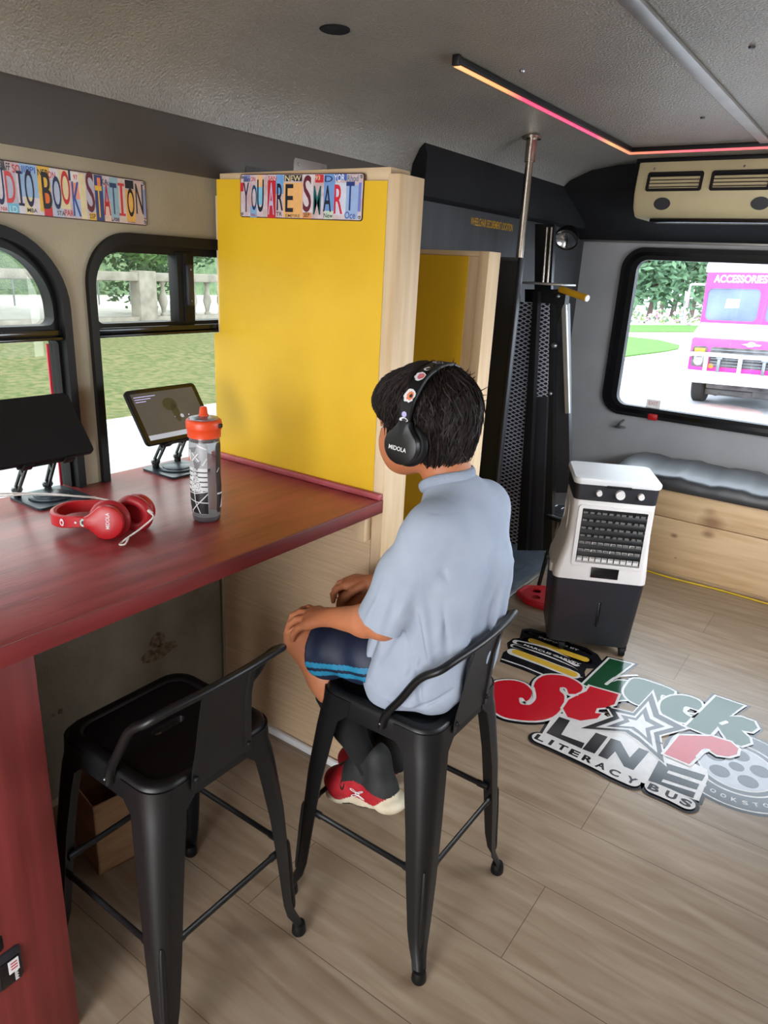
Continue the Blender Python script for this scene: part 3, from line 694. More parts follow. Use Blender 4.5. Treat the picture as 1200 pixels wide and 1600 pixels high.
# ---- bottle
def bottle():
    cx, cy = -1.332, 1.146; z = CT
    e = empty('water_bottle', (cx, cy, z), 'clear grey squeeze bottle with an orange lid standing on the red counter', 'bottle')
    T = Matrix.Translation((cx, cy, z))
    M['smoke'] = bpy.data.materials.new('smoky_clear_plastic'); M['smoke'].use_nodes = True
    nt = M['smoke'].node_tree; b = nt.nodes['Principled BSDF']; b.inputs['Base Color'].default_value = lin((150, 146, 150)); b.inputs['Roughness'].default_value = .16
    b.inputs['Transmission Weight'].default_value = 0.0; b.inputs['Alpha'].default_value = .45
    b.inputs['Base Color'].default_value = lin((86, 82, 88))
    pr_ = [(.0, .002), (.030, .0), (.034, .004), (.0352, .02), (.0375, .05), (.038, .09), (.0365, .12), (.0375, .15), (.038, .19), (.037, .207), (.036, .213)]
    def prof_r(h):
        for (r0, h0), (r1, h1) in zip(pr_[1:-1], pr_[2:]):
            if h0 <= h <= h1: return r0 + (r1 - r0) * (h - h0) / (h1 - h0)
        return .036
    g = G(); g.lathe(pr_, T, 48); g.out('bottle_body', 'smoke', e)
    g = G(); g.lathe([(0, .001), (.029, .001), (.033, .006), (.0335, .014), (0, .014)], T, 40); g.out('base_cup', mat('grey_translucent_base', (112, 108, 112), .3), e)
    M['chrome_band'] = mat('smoky_collar', (120, 112, 112), .2, .5)
    g = G(); g.lathe([(.0362, .205), (.0372, .212), (.0374, .220), (.036, .222)], T, 40); g.out('collar', 'chrome_band', e)
    g = G(); g.lathe([(.036, .214), (.0400, .215), (.0405, .232), (.0425, .235), (.0435, .240), (.0435, .251), (.042, .256), (.038, .259), (.0, .259)], T, 48); g.out('lid', 'orange', e)
    g = G(); g.lathe([(.036, .2585), (.035, .2615), (.012, .266), (0, .266)], T, 40); g.out('lid_dome', mat('silver_grey_dome', (150, 150, 160), .25, .6), e)
    g = G(); g.lathe([(.0125, .262), (.0125, .268), (.0105, .270), (.0085, .286), (.0065, .288), (0, .288)], T, 24); g.out('spout', 'orange', e)
    g = G(); g.box(.038, -.007, .240, .0475, .007, .25, .002, Mx=T @ Matrix.Rotation(math.radians(20), 4, 'Z')); g.out('latch', 'rubber', e)
    # printed panels wrapped round the body. a = angle from the direction towards the viewer, growing to the right
    va = math.atan2(-cy, -cx)
    def wrap(poly, rad_off, key, g):
        """poly in (degrees, height m); subdivide so it hugs the body"""
        tmp = bmesh.new(); vs = [tmp.verts.new((a / 1000, h, 0)) for a, h in poly]
        es = [tmp.edges.new((vs[i], vs[(i + 1) % len(vs)])) for i in range(len(vs))]
        bmesh.ops.triangle_fill(tmp, use_beauty=True, edges=es)
        for ax, lo_, hi_, st in ((0, -180, 180, 6), (1, 0, .22, .011)):
            t = lo_ + st / 2
            while t < hi_:
                no = (1, 0, 0) if ax == 0 else (0, 1, 0); co = (t / 1000, 0, 0) if ax == 0 else (0, t, 0)
                bmesh.ops.bisect_plane(tmp, geom=tmp.verts[:] + tmp.edges[:] + tmp.faces[:], plane_co=co, plane_no=no); t += st
        tmp.verts.index_update(); nv = []
        for v in tmp.verts:
            a = va + math.radians(v.co.x * 1000); r = prof_r(v.co.y) + rad_off
            nv.append(g.v((cx + r * math.cos(a), cy + r * math.sin(a), z + v.co.y)))
        g.m(key)
        for f in tmp.faces: g.f([nv[v.index] for v in f.verts])
        tmp.free()
    col('b_silver', (168, 168, 172), .35); col('b_white', (216, 216, 218), .4); col('b_black', (28, 28, 32), .4); col('b_grey', (120, 120, 124), .4); col('b_orange', (224, 96, 40), .4)
    g = G()
    def rr_(a0, h0, a1, h1): return [(a0, h0), (a1, h0), (a1, h1), (a0, h1)]
    wrap(rrect2(-85, .024, 8, .203), .0004, 'b_silver', g)
    wrap(rrect2(42, .024, 110, .203), .0004, 'b_black', g)
    wrap(rr_(-84, .025, 7, .085), .0007, 'b_black', g)
    for h in (.086, .098, .110, .122, .134): wrap(rr_(-84, h, 7, h + .008), .0007, 'b_white', g)
    for h in (.0945, .1065, .1185, .1305): wrap(rr_(-84, h, 7, h + .0025), .0008, 'b_black', g)
    wrap([(-62, .082), (-10, .082), (-26, .115), (-38, .148), (-44, .148), (-60, .115)], .0010, 'b_white', g)
    rd = random.Random(5)
    for i in range(150):
        h = .084 + rd.random() * .062; half = 26 * (1 - (h - .084) / .075); a = -40 + (rd.random() * 2 - 1) * half; s_ = 1.2
        wrap([(a - s_, h - .0007), (a + s_, h - .0009), (a + s_ * .6, h + .0010), (a - s_ * .8, h + .0006)], .0013, 'b_black', g)
    def stroke(pts, w, key, off):
        for (a0, h0), (a1, h1) in zip(pts[:-1], pts[1:]):
            dx, dy = (a1 - a0) * .00066, h1 - h0; L_ = math.hypot(dx, dy) or 1; nx, ny = -dy / L_ * w / .00066, dx / L_ * w
            wrap([(a0 - nx, h0 - ny), (a1 - nx, h1 - ny), (a1 + nx, h1 + ny), (a0 + nx, h0 + ny)], off, key, g)
    stroke([(-84, .062), (-40, .056), (7, .054)], .0012, 'b_white', .0011)
    stroke([(-46, .083), (-42, .055), (-24, .026)], .0012, 'b_white', .0011)
    stroke([(-84, .078), (-40, .078), (7, .084)], .0012, 'b_white', .0011)
    stroke([(-80, .040), (-58, .026)], .0012, 'b_white', .0011)
    stroke([(7, .078), (-40, .045), (-62, .030)], .0012, 'b_white', .0011)
    stroke([(-50, .180), (-22, .160)], .003, 'b_black', .0010); stroke([(-50, .180), (-22, .160)], .0022, 'b_white', .0013)
    stroke([(-24, .180), (-50, .160)], .003, 'b_black', .0015); stroke([(-24, .180), (-50, .160)], .0022, 'b_white', .0018)
    wrap([(-70, .190), (-30, .196), (-38, .182), (-66, .180)], .0012, 'b_grey', g)
    wrap([(-84, .160), (-58, .160), (-58, .186), (-84, .186)], .0012, 'b_white', g)
    wrap([(-78, .158), (-62, .158), (-72, .172)], .0016, 'b_orange', g)
    wrap([(-44, .150), (-18, .150), (-14, .162), (-31, .157), (-46, .164)], .0014, 'b_grey', g)
    wrap([(-44, .150), (-18, .150), (-32, .136)], .0014, 'b_grey', g)
    stroke([(-10, .150), (6, .168)], .0016, 'b_white', .0012); stroke([(-28, .200), (6, .190)], .0016, 'b_white', .0012)
    stroke([(44, .075), (108, .070)], .002, 'b_white', .0010); stroke([(46, .13), (60, .14)], .0014, 'b_white', .001)
    wrap([(60, .035), (100, .035), (100, .075), (75, .06)], .0010, 'b_white', g)
    g.out('printed_panels', None, e, recalc=False)
def rrect2(a0, h0, a1, h1):
    r, q = 6, .008
    return [(a0 + r, h0), (a1 - r, h0), (a1, h0 + q), (a1, h1 - q), (a1 - r, h1), (a0 + r, h1), (a0, h1 - q), (a0, h0 + q)]
bottle()

# ---- headphones
def headphones(name, label, body, pad, parent_loc, cups, band_pts, bw, stickers=(), mic=None, cup_r=.040, text_mat='white_ink', drop=None):
    """cups: list of (centre of outer face, outward normal, up)"""
    e = empty(name, parent_loc, label, 'headphones')
    for k, (c, nrm, up) in enumerate(cups):
        c = Vector(c); nrm = Vector(nrm).normalized(); up = Vector(up); up = (up - nrm * up.dot(nrm)).normalized(); u = up.cross(nrm)
        A = axes(c, u, up, nrm)
        g = G()
        # teardrop shell: circle blending into the arm of the band
        def tear(s, w):
            pts = []
            for i in range(40):
                t = 2 * PI * i / 40 - PI / 2
                x = cup_r * math.cos(t); y = cup_r * math.sin(t)
                if y > cup_r * .45:
                    q = (y - cup_r * .45) / (cup_r * .55); x = x * (1 - q) + math.copysign(cup_r * .30, x) * q if abs(x) > cup_r * .3 * q else x; y = y + q * cup_r * .32
                pts.append(A @ Vector((x * s, y * s, w)))
            return pts
        g.loft([tear(.95, -.024), tear(1.0, -.016), tear(1.0, -.008), tear(.95, -.003), tear(.8, -.0005), tear(.4, .001)])
        g.out('ear_cup', body, e)
        g = G()
        n_ = 40; mx_, mn_ = cup_r * .88, .012
        g.loft([[A @ Vector(((mx_ + mn_ * math.cos(b)) * math.cos(2 * PI * i / n_) , (mx_ * 1.02 + mn_ * math.cos(b)) * math.sin(2 * PI * i / n_), -.036 + .013 * math.sin(b))) for i in range(n_)] for b in [2 * PI * j / 12 for j in range(13)]], cap=False)
        g.loft([[A @ Vector((mx_ * q * math.cos(2 * PI * i / n_), mx_ * q * math.sin(2 * PI * i / n_), -.034)) for i in range(n_)] for q in (.01, 1.0)], cap=False)
        g.out('ear_pad', pad, e)
        if k == 0:
            g = G(); 
            yield_A = A
    pts = spline([Vector(p) for p in band_pts], 8)
    g = G(); secs = []
    ctr = sum(pts, Vector()) / len(pts)
    wdir = Vector(bw[0]).normalized()
    for i, p in enumerate(pts):
        t = (pts[min(i + 1, len(pts) - 1)] - pts[max(i - 1, 0)]).normalized()
        s_ = (wdir - t * wdir.dot(t)).normalized(); nn = t.cross(s_)
        f = i / (len(pts) - 1); hw = bw[1] * (.75 + .25 * math.sin(PI * f)); th = .0035 + .0035 * math.sin(PI * f)
        secs.append([p + s_ * hw * a + nn * th * b for a, b in ((-1, -.5), (-.85, -1), (.85, -1), (1, -.5), (1, .5), (.85, 1), (-.85, 1), (-1, .5))])
    g.loft(secs); g.out('headband', body, e)
    return e, pts, secs
def cup_axes(c, nrm, up):
    c = Vector(c); nrm = Vector(nrm).normalized(); up = Vector(up); up = (up - nrm * up.dot(nrm)).normalized()
    return axes(c, up.cross(nrm), up, nrm)

def curved_label(g, A, txt, w, h, rot=0.0, off=.0016, keep=False):
    g.text(txt, A @ Matrix.Rotation(rot, 4, 'Z'), w, h, off, .02)

Z0 = CT + .044
n1 = Vector((.62, -.76, .10)); n2 = Vector((-.42, .90, .12))
c1 = Vector((-1.378, .888, Z0)); c2 = Vector((-1.412, 1.012, Z0 + .001)); u1 = Vector((-.78, -.62, .0)); u2 = Vector((-.90, -.42, 0))
hp, bp_, _ = headphones('headphones', 'red over-ear headphones lying on the red counter in front of the bottle', 'redplastic', 'redpad', (-1.44, .92, CT), [(c1, n1, u1), (c2, n2, u2)],
    [c1 + u1 * .040 - n1 * .012, c1 + u1 * .062 - n1 * .010, (-1.468, .838, Z0 - .004), (-1.500, .838, Z0 - .004), (-1.530, .862, Z0 - .004), (-1.535, .910, Z0 - .002), c2 + u2 * .075 - n2 * .010, c2 + u2 * .042 - n2 * .012], ((0, 0, 1), .0155))
A = cup_axes(c1, n1, u1)
g = G(); g.m('white_ink'); g.text('MIDOLA', A @ Matrix.Translation((.006, -.006, .0016)) @ Matrix.Rotation(0, 4, 'Z') , .038, .009, 0, .01)
g.out('lettering', None, hp, smooth=0, recalc=False)
def sticker_patch(g, p, nrm, up, w, h, key, off=.0, seed=0, ragged=.25):
    nrm = Vector(nrm).normalized(); up = Vector(up); up = (up - nrm * up.dot(nrm)).normalized(); u = up.cross(nrm)
    rd = random.Random(seed); n = 22
    pts = [((w / 2) * math.cos(2 * PI * i / n) * (1 - ragged * rd.random()), (h / 2) * math.sin(2 * PI * i / n) * (1 - ragged * rd.random())) for i in range(n)]
    g.m(key); g.plate(pts, [], axes(Vector(p) + nrm * off, u, up, nrm), .0002, True)
col('mint', (176, 216, 206)); col('pinkst', (206, 110, 140)); col('orst', (226, 130, 90)); col('lav', (176, 168, 214)); col('darkst', (50, 44, 50))
g = G()
bn = (.55, -.83, 0)
for q, ky, ws, hs, sd in ((.10, 'mint', .013, .020, 1), (.17, 'white_ink', .006, .006, 2), (.27, 'white_ink', .012, .020, 3)):
    g = G(); i = int(q * (len(bp_) - 1)); p = bp_[i]; t = (bp_[i + 1] - bp_[i - 1]).normalized(); nn = Vector((0, 0, 1)).cross(t); nn = nn if nn.dot(Vector((1, -1, 0))) > 0 else -nn
    sticker_patch(g, p, nn, (0, 0, 1), ws, hs, ky, .0075, sd, .2)
    if ky != 'white_ink' or hs > .01: sticker_patch(g, p, nn, (0, 0, 1), ws * .6, hs * .6, 'darkst' if ky == 'mint' else 'redplastic', .0079, sd + 9, .5)
    g.out('sticker', None, hp, smooth=0, recalc=False)
# looped white cord with a plug on the far cup
g = G(); q0 = Vector((-1.318, .968, CT + .064)); q1 = Vector((-1.302, .962, CT + .058))
g.tube([q0, q1, (-1.318, .94, CT + .034), (-1.334, .915, CT + .014), (-1.342, .905, CT + .004), (-1.334, .892, CT + .003), (-1.322, .898, CT + .006), (-1.328, .912, CT + .016)], .0022, 8, smooth=6)
g.tube([q0 + Vector((-.012, .004, .001)), q0 + Vector((.004, 0, 0))], .0040, 10)
g.out('audio_plug', 'cable', hp)

# ================================================================ STOOLS
def make_stool(loc, label):
    e = empty('bar_stool', (*loc, 0), label, 'stool', 'black metal bar stools with low backs')
    T = Matrix.Translation((loc[0], loc[1], 0))
    H = .652; hs = .163
    # seat pan: rounded square with a rim, a recessed panel and a hand hole
    g = G(); g.M = T
    def rs(h, r, z): return [(x, y, z) for x, y in rrect(-h, -h, h, h, r, 8)]
    g.loft([rs(hs + .004, .055, H - .055), rs(hs + .003, .055, H - .015), rs(hs, .055, H - .004), rs(hs - .005, .052, H), rs(hs - .020, .045, H), rs(hs - .023, .042, H - .001), rs(hs - .027, .040, H - .006)], cap=False)
    hole = rrect(-.012, -.042, .012, .042, .012, 6)
    inner = [(x, y) for x, y in rrect(-hs + .027, -hs + .027, hs - .027, hs - .027, .040, 8)]
    g.plate(inner, [hole], Matrix.Translation((0, 0, H - .0062)), .0002, True)
    g.loft([[(x, y, H - .006) for x, y in hole], [(x * .9, y * .95, H - .02) for x, y in hole]], cap=False)
    g.plate(inner, [hole], Matrix.Translation((0, 0, H - .02)), .0002)
    g.out('seat', 'blk', e)
    # four sheet-metal legs
    B = .205
    for sx, sy in ((1, -1), (1, 1), (-1, 1), (-1, -1)):
        g = G(); g.M = T
        secs = []
        lv = [(H - .010, hs + .004, .105, .05), (H - .05, hs + .006, .100, .05), (H - .075, hs + .009, .076, .045), (H - .12, hs + .014, .072, .042), (.40, hs + .026, .062, .036), (.25, hs + .034, .052, .030), (.12, B - .004, .040, .022), (.075, B - .001, .032, .018), (.05, B + .006, .026, .014), (.028, B + .012, .025, .0125)]
        for z, c, w, rad in lv:
            t = .004
            arc = [(-w, 0)] + [(-rad + rad * math.sin(a), -rad + rad * math.cos(a)) for a in [PI / 2 * i / 8 for i in range(9)]] + [(0, -w)]
            ri = max(rad - t, .002)
            inn = [(-t, -w)] + [(-rad + ri * math.cos(a), -rad + ri * math.sin(a)) for a in [PI / 2 * i / 8 for i in range(9)]] + [(-w, -t)]
            secs.append([((c + x) * sx, (c + y) * sy, z) for x, y in arc + inn])
        g.loft(secs)
        # pressed rib on the lower leg
        def at(z):
            for (z0, c0, w0, r0), (z1_, c1_, w1_, r1_) in zip(lv[:-1], lv[1:]):
                if z1_ <= z <= z0:
                    f = (z0 - z) / (z0 - z1_); c = c0 + (c1_ - c0) * f; r = r0 + (r1_ - r0) * f; return c - r * .293
            return lv[-1][1] - lv[-1][3] * .293
        g.tube([(at(z) * sx, at(z) * sy, z) for z in (.30, .29, .22, .15, .10, .085)], [.003, .0058, .0066, .0066, .006, .003], 8)
        leg = g.out('leg', 'blk', e)
        g = G(); g.M = T; cc = B + .002
        g.lathe([(0, 0), (.0165, 0), (.0185, .004), (.0175, .022), (.015, .032), (0, .034)], Matrix.Translation((cc * sx, cc * sy, 0)), 20); g.out('foot_cap', 'rubber', leg)
    # stretchers
    for k, (a, b) in enumerate((((-1, -1), (1, -1)), ((1, -1), (1, 1)), ((1, 1), (-1, 1)), ((-1, 1), (-1, -1)))):
        g = G(); g.M = T; z = .285; c = hs + .021
        p = Vector((a[0] * c, a[1] * c, z)); q = Vector((b[0] * c, b[1] * c, z)); d = (q - p).normalized(); p = p + d * .025; q = q - d * .025
        g.tube([p, p + d * .03, p + d * .034, q - d * .034, q - d * .03, q], [.010, .011, .0085, .0085, .011, .010], 10, flat=((0, 0, 1), .7)); g.out('stretcher', 'blk', e)
    # low back: bent tube and a splat
    g = G(); g.M = T
    zr = .838; xb = .192
    rail = [(.035, -hs - .009, H - .028), (.045, -hs - .010, H + .01), (.085, -hs - .016, H + .07), (.130, -hs - .018, zr - .045), (.172, -hs - .010, zr - .012), (xb - .006, -hs + .025, zr), (xb + .006, -.06, zr + .006), (xb + .009, 0, zr + .008), (xb + .006, .06, zr + .006), (xb - .006, hs - .020, zr), (.172, hs + .012, zr - .012), (.130, hs + .018, zr - .045), (.085, hs + .016, H + .07), (.045, hs + .010, H + .01), (.035, hs + .009, H - .028)]
    g.tube(rail, .0115, 12, smooth=5, flat=((0, -1, 0), .8)); g.out('back_rail', 'blk', e)
    g = G(); g.M = T
    for s_ in (-1, 1):
        pass
    secs = []
    for z, x, w in ((H - .035, hs + .007, .082), (H + .01, hs + .010, .080), (H + .06, hs + .016, .074), (H + .12, hs + .022, .070), (zr + .003, xb + .007, .070)):
        secs.append([(x + .003, -w, z), (x + .003, -w + .012, z), (x - .001, -w + .016, z), (x - .001, w - .016, z), (x + .003, w - .012, z), (x + .003, w, z), (x, w, z), (x, w - .010, z), (x - .004, w - .014, z), (x - .004, -w + .014, z), (x, -w + .010, z), (x, -w, z)])
    g.loft(secs); sp = g.out('back_splat', 'blk', e)
    for s_ in (-1, 1):
        g = G(); g.M = T; g.sphere((hs + .013, s_ * .072, H - .012), .006, 6); g.out('bolt', 'rubber', sp)
        g = G(); g.M = T; g.sphere((.036, s_ * (hs + .020), H - .014), .0032, 6); g.out('rivet', 'steel', e)
    return e
st1 = make_stool((-.800, 1.325), 'black metal bar stool the child is sitting on')
st2 = copy_tree(st1)
st2.location = (-1.115, .832, 0); st2['label'] = 'empty black metal bar stool pulled up at the near side of the counter'

# ================================================================ POLE, LIFT, SCREEN
po = empty('stanchion_pole', (-1.468, 3.10, 0), 'vertical brushed metal pole from ceiling to floor behind the black screen', 'pole')
g = G(); g.cyl((-1.468, 3.10, 0), (-1.468, 3.10, 2.19), .0165, n=24); g.out('pole', 'metal', po)
g = G(); g.cyl((-1.468, 3.10, 2.08), (-1.468, 3.10, 2.175), .0225, n=24); g.tube([(-1.468, 3.10, 2.168), (-1.468, 3.10, 2.18)], .04, 24); g.out('ceiling_socket', 'metal', po)
g = G(); g.cyl((-1.468, 3.10, .0), (-1.468, 3.10, .02), .04, n=24); g.out('floor_flange', 'metal', po)
ms = empty('modesty_screen', (-1.61, 3.06, 0), 'tall black flat screen panel beside the metal pole', 'screen panel')
g = G(); g.box(-1.765, 3.05, .06, -1.445, 3.075, 1.675, .004); g.out('panel', 'blk', ms)
g = G(); g.box(-1.447, 3.044, .03, -1.432, 3.082, 1.692, .003); g.out('edge_channel', 'dplastic', ms)
g = G(); g.box(-1.765, 3.044, 1.672, -1.447, 3.082, 1.692, .003); g.out('top_channel', 'dplastic', ms)

lf = empty('wheelchair_lift', (-1.5, 3.4, 0), 'folded black wheelchair lift with diamond mesh and yellow handle in the corner', 'wheelchair lift')
def mesh_mat():
    m = bpy.data.materials.new('expanded_metal'); m.use_nodes = True
    nt = m.node_tree; b = nt.nodes['Principled BSDF']; L = nt.links.new; N = nt.nodes.new
    tc = N('ShaderNodeTexCoord'); sp = N('ShaderNodeSeparateXYZ'); L(tc.outputs['Object'], sp.inputs[0])
    def diag(sgn):
        a = N('ShaderNodeMath'); a.operation = 'MULTIPLY'; a.inputs[1].default_value = 1.6; L(sp.outputs['Y' if False else 'Z'], a.inputs[0])
        h = N('ShaderNodeMath'); h.operation = 'ADD'; L(sp.outputs['X'], h.inputs[0]); L(sp.outputs['Y'], h.inputs[1])
        c = N('ShaderNodeMath'); c.operation = 'ADD' if sgn > 0 else 'SUBTRACT'; L(a.outputs[0], c.inputs[0])
        h2 = N('ShaderNodeMath'); h2.operation = 'MULTIPLY'; h2.inputs[1].default_value = .8; L(h.outputs[0], h2.inputs[0]); L(h2.outputs[0], c.inputs[1])
        d = N('ShaderNodeMath'); d.operation = 'MULTIPLY'; d.inputs[1].default_value = 30; L(c.outputs[0], d.inputs[0])
        f = N('ShaderNodeMath'); f.operation = 'FRACT'; L(d.outputs[0], f.inputs[0])
        g_ = N('ShaderNodeMath'); g_.operation = 'LESS_THAN'; g_.inputs[1].default_value = .28; L(f.outputs[0], g_.inputs[0]); return g_
    mx = N('ShaderNodeMath'); mx.operation = 'MAXIMUM'; L(diag(1).outputs[0], mx.inputs[0]); L(diag(-1).outputs[0], mx.inputs[1])
    cr = N('ShaderNodeMix'); cr.data_type = 'RGBA'; L(mx.outputs[0], cr.inputs[0]); cr.inputs[6].default_value = lin((16, 16, 18)); cr.inputs[7].default_value = lin((190, 190, 204))
    L(cr.outputs[2], b.inputs['Base Color']); b.inputs['Roughness'].default_value = .4; b.inputs['Metallic'].default_value = .3
    bp = N('ShaderNodeBump'); bp.inputs['Strength'].default_value = .6; bp.inputs['Distance'].default_value = .004; L(mx.outputs[0], bp.inputs['Height']); L(bp.outputs[0], b.inputs['Normal'])
    return m
M['mesh'] = mesh_mat()
def pxprism(name, pts, y, d, key, parent):
    """flat-sided solid standing in the plane y, outline given on the photograph"""
    P = [ony(a, b, y) for a, b in pts]
    g = G(); g.plate([(p.x, p.z) for p in P], [], PY(y + d), d)
    return g.out(name, key, parent)
pxprism('mesh_panel', [(800, 470), (832, 474), (812, 772), (812, 850), (768, 850), (780, 700)], 3.30, .01, 'mesh', lf)
pxprism('frame_post', [(832, 455), (841, 455), (822, 860), (808, 860), (813, 772), (832, 474)], 3.29, .04, 'blk', lf)
pxprism('mesh_panel', [(841, 470), (858, 470), (855, 620), (836, 620)], 3.36, .01, 'mesh', lf)
pxprism('tread_plate', [(836, 620), (855, 620), (846, 860), (824, 860)], 3.36, .02, 'dplastic', lf)
pxprism('side_post', [(855, 468), (866, 468), (862, 860), (846, 860)], 3.38, .04, 'blk', lf)
pxprism('top_bracket', [(820, 452), (885, 452), (882, 476), (820, 472)], 3.34, .05, 'rubber', lf)
pxprism('lift_arm', [(877, 472), (886, 474), (890, 730), (887, 770), (868, 770), (866, 640), (862, 560)], 3.42, .04, 'dplastic', lf)
pxprism('brace', [(857, 470), (878, 455), (886, 462), (862, 520), (856, 520)], 3.40, .03, 'blk', lf)
pxprism('diagonal_brace', [(848, 610), (854, 610), (872, 735), (864, 735)], 3.44, .02, 'steel', lf)
pxprism('gas_strut', [(877, 474), (884, 474), (889, 646), (883, 646)], 3.405, .02, 'alu', lf)
g = G(); a = ony(818, 441, 3.30); b = ony(893, 445, 3.34); g.box(a.x, 3.22, a.z - .006, b.x, 3.40, a.z + .004, .003); g.out('cover_flap', 'alu', lf)
g = G(); g.tube([ony(876, 452, 3.34), ony(917, 466, 3.28)], .0155, 16); hd = g.out('handle', 'handle', lf)
g = G(); p = ony(917, 466, 3.28); d = (p - ony(876, 452, 3.34)).normalized(); g.tube([p, p + d * .004], .0145, 16); g.out('handle_cap', 'white', hd)
for a_, b_, y_, r_ in ((872, 463, 3.33, .011), (866, 540, 3.37, .014), (860, 615, 3.37, .010)):
    g = G(); g.sphere(ony(a_, b_, y_), r_, 8); g.out('pivot_bolt', 'steel', lf)
for (x0, x1) in ((852, 848), (859, 855)):
    g = G(); g.tube([ony(x0 + 3, 355, 3.6), ony(x1, 442, 3.6)], .006, 10); g.out('lift_rod', 'metal', lf)
pxprism('mast', [(836, 350), (866, 350), (860, 470), (835, 470)], 3.66, .03, 'blk', lf)

# work lamp
wk = empty('work_lamp', (-1.72, 4.2, 1.8), 'round black work lamp fixed high in the back corner near the lift', 'lamp')
p = ony(886, 371, 4.0); d = Vector((.12, -.78, -.62)).normalized()
A = axes(p, d.orthogonal().normalized(), d.cross(d.orthogonal().normalized()), d)
g = G(); g.lathe([(0, -.05), (.035, -.05), (.058, -.03), (.066, 0), (.066, .022), (.062, .022), (.060, .012)], A, 28); g.out('housing', 'blk', wk)
g = G(); g.lathe([(.060, .012), (.035, -.012), (0, -.020)], A, 28); g.out('reflector', mat('mirror_reflector', (210, 210, 210), .15, 1.0), wk)
g = G(); g.cyl(p + Vector((-.02, .03, .02)), (LW + .02, 4.05, p.z + .02), .012, n=10); g.out('bracket', 'steel', wk)

# step well plate beside the lift
g = G(); g.m('step_tile') if False else None
M['step'] = mat('blue_grey_ribbed_plate', (92, 100, 112), .4, .3, rgb2=(74, 82, 94), scale=9, bump=.3, bscale=60)
g = G(); g.box(LW + .03, 3.10, .0005, -1.395, 4.08, .012, .002); 
tag(g.out('step_plate', 'step'), 'blue-grey metal floor plate of the lift doorway', 'floor plate')
g = G(); g.box(-1.395, 2.9, .0005, -1.365, 4.08, .014, .003); tag(g.out('threshold_strip', 'alu'), 'silver threshold strip along the lift doorway floor', 'threshold')

# ================================================================ CEILING FITTINGS
ls = empty('led_strip', (-1.2, 2.8, 2.19), 'glowing orange and pink light strip running along the ceiling', 'light strip')
def glow():
    m = bpy.data.materials.new('led_glow'); m.use_nodes = True
    nt = m.node_tree; b = nt.nodes['Principled BSDF']; L = nt.links.new; N = nt.nodes.new
    tc = N('ShaderNodeTexCoord'); sp = N('ShaderNodeSeparateXYZ'); L(tc.outputs['Object'], sp.inputs[0])
    a = N('ShaderNodeMath'); a.operation = 'ADD'; L(sp.outputs['X'], a.inputs[0]); L(sp.outputs['Y'], a.inputs[1])
    r = N('ShaderNodeMapRange'); r.inputs[1].default_value = -.82; r.inputs[2].default_value = 1.5; L(a.outputs[0], r.inputs[0])
    cr = N('ShaderNodeValToRGB'); cr.color_ramp.elements[0].position = 0; cr.color_ramp.elements[0].color = lin((255, 178, 110)); cr.color_ramp.elements[1].position = 1; cr.color_ramp.elements[1].color = lin((250, 96, 90))
    for p_, c in ((.14, (255, 160, 80)), (.20, (248, 40, 96)), (.50, (250, 50, 110)), (.58, (255, 170, 96)), (.70, (250, 130, 90)), (.82, (244, 90, 110))):
        q = cr.color_ramp.elements.new(p_); q.color = lin(c)
    L(r.outputs[0], cr.inputs[0]); L(cr.outputs[0], b.inputs['Emission Color']); b.inputs['Emission Strength'].default_value = 1.25
    b.inputs['Base Color'].default_value = (.2, .1, .1, 1); return m
M['glow'] = glow()
g = G(); g.box(-1.205, 2.0, 2.178, -1.193, 3.60, 2.197, .002); g.box(-1.205, 3.588, 2.178, RWX - .1, 3.60, 2.197, .002); g.out('channel', 'blk', ls)
g = G(); g.tube([(-1.209, 2.0, 2.176), (-1.209, 3.600, 2.176)], .0065, 10); g.tube([(-1.209, 3.604, 2.176), (RWX - .1, 3.604, 2.176)], .0065, 10); g.out('diffuser', 'glow', ls)
g = G(); g.box(-1.213, 1.985, 2.172, -1.190, 2.0, 2.199, .002); g.out('end_cap', 'blk', ls)
g = G(); p = onz(523, 41, 2.2); g.lathe([(0, 2.192), (.034, 2.192), (.037, 2.190), (.040, 2.192), (.040, 2.1985), (0, 2.1985)], Matrix.Translation((p.x, p.y, 0)), 28); tag(g.out('ceiling_vent', 'black'), 'small round black opening in the ceiling', 'ceiling vent')
for i, (px, py, lab) in enumerate(((1175, 72, 'dark screw plug in the ceiling right of the seam strip, topmost'), (1098, 183, 'dark screw plug in the ceiling between the light strip corner and the seam'), (816, 110, 'grey screw plug in the ceiling just right of the light strip'))):
    p = onz(px, py, 2.2); g = G(); g.lathe([(0, 2.1935), (.007, 2.194), (.009, 2.199)], Matrix.Translation((p.x, p.y, 0)), 16); tag(g.out('screw_plug', 'dplastic' if i < 2 else 'steel'), lab, 'screw', 'screw plugs in the ceiling')

# rear air conditioning unit
ac = empty('air_conditioner', (-.65, 3.95, 1.9), 'cream ceiling air conditioner housing with dark vents above the back window', 'air conditioner')
ax0, ax1 = -1.27, -.03; yf = 3.93
g = G()
prof_ = [(4.3, 2.198), (yf + .01, 2.198), (yf, 2.185), (yf - .02, 2.06), (yf - .02, 2.02), (yf - .005, 1.965), (yf + .035, 1.930), (yf + .07, 1.925), (4.3, 1.925)]
secs = []
for x, s_ in ((ax0, .90), (ax0 + .012, .98), (ax0 + .035, 1.0), (ax1 - .035, 1.0), (ax1 - .012, .98), (ax1, .90)):
    secs.append([(x, 4.3 + (y - 4.3) * s_, 2.198 + (z - 2.198) * s_) for y, z in prof_])
g.loft(secs); g.out('housing', 'cream', ac)
g = G(); g.box(ax0 - .004, yf - .006, 2.180, ax1 + .004, 4.3, 2.198, .002); g.out('top_flange', 'rubber', ac)
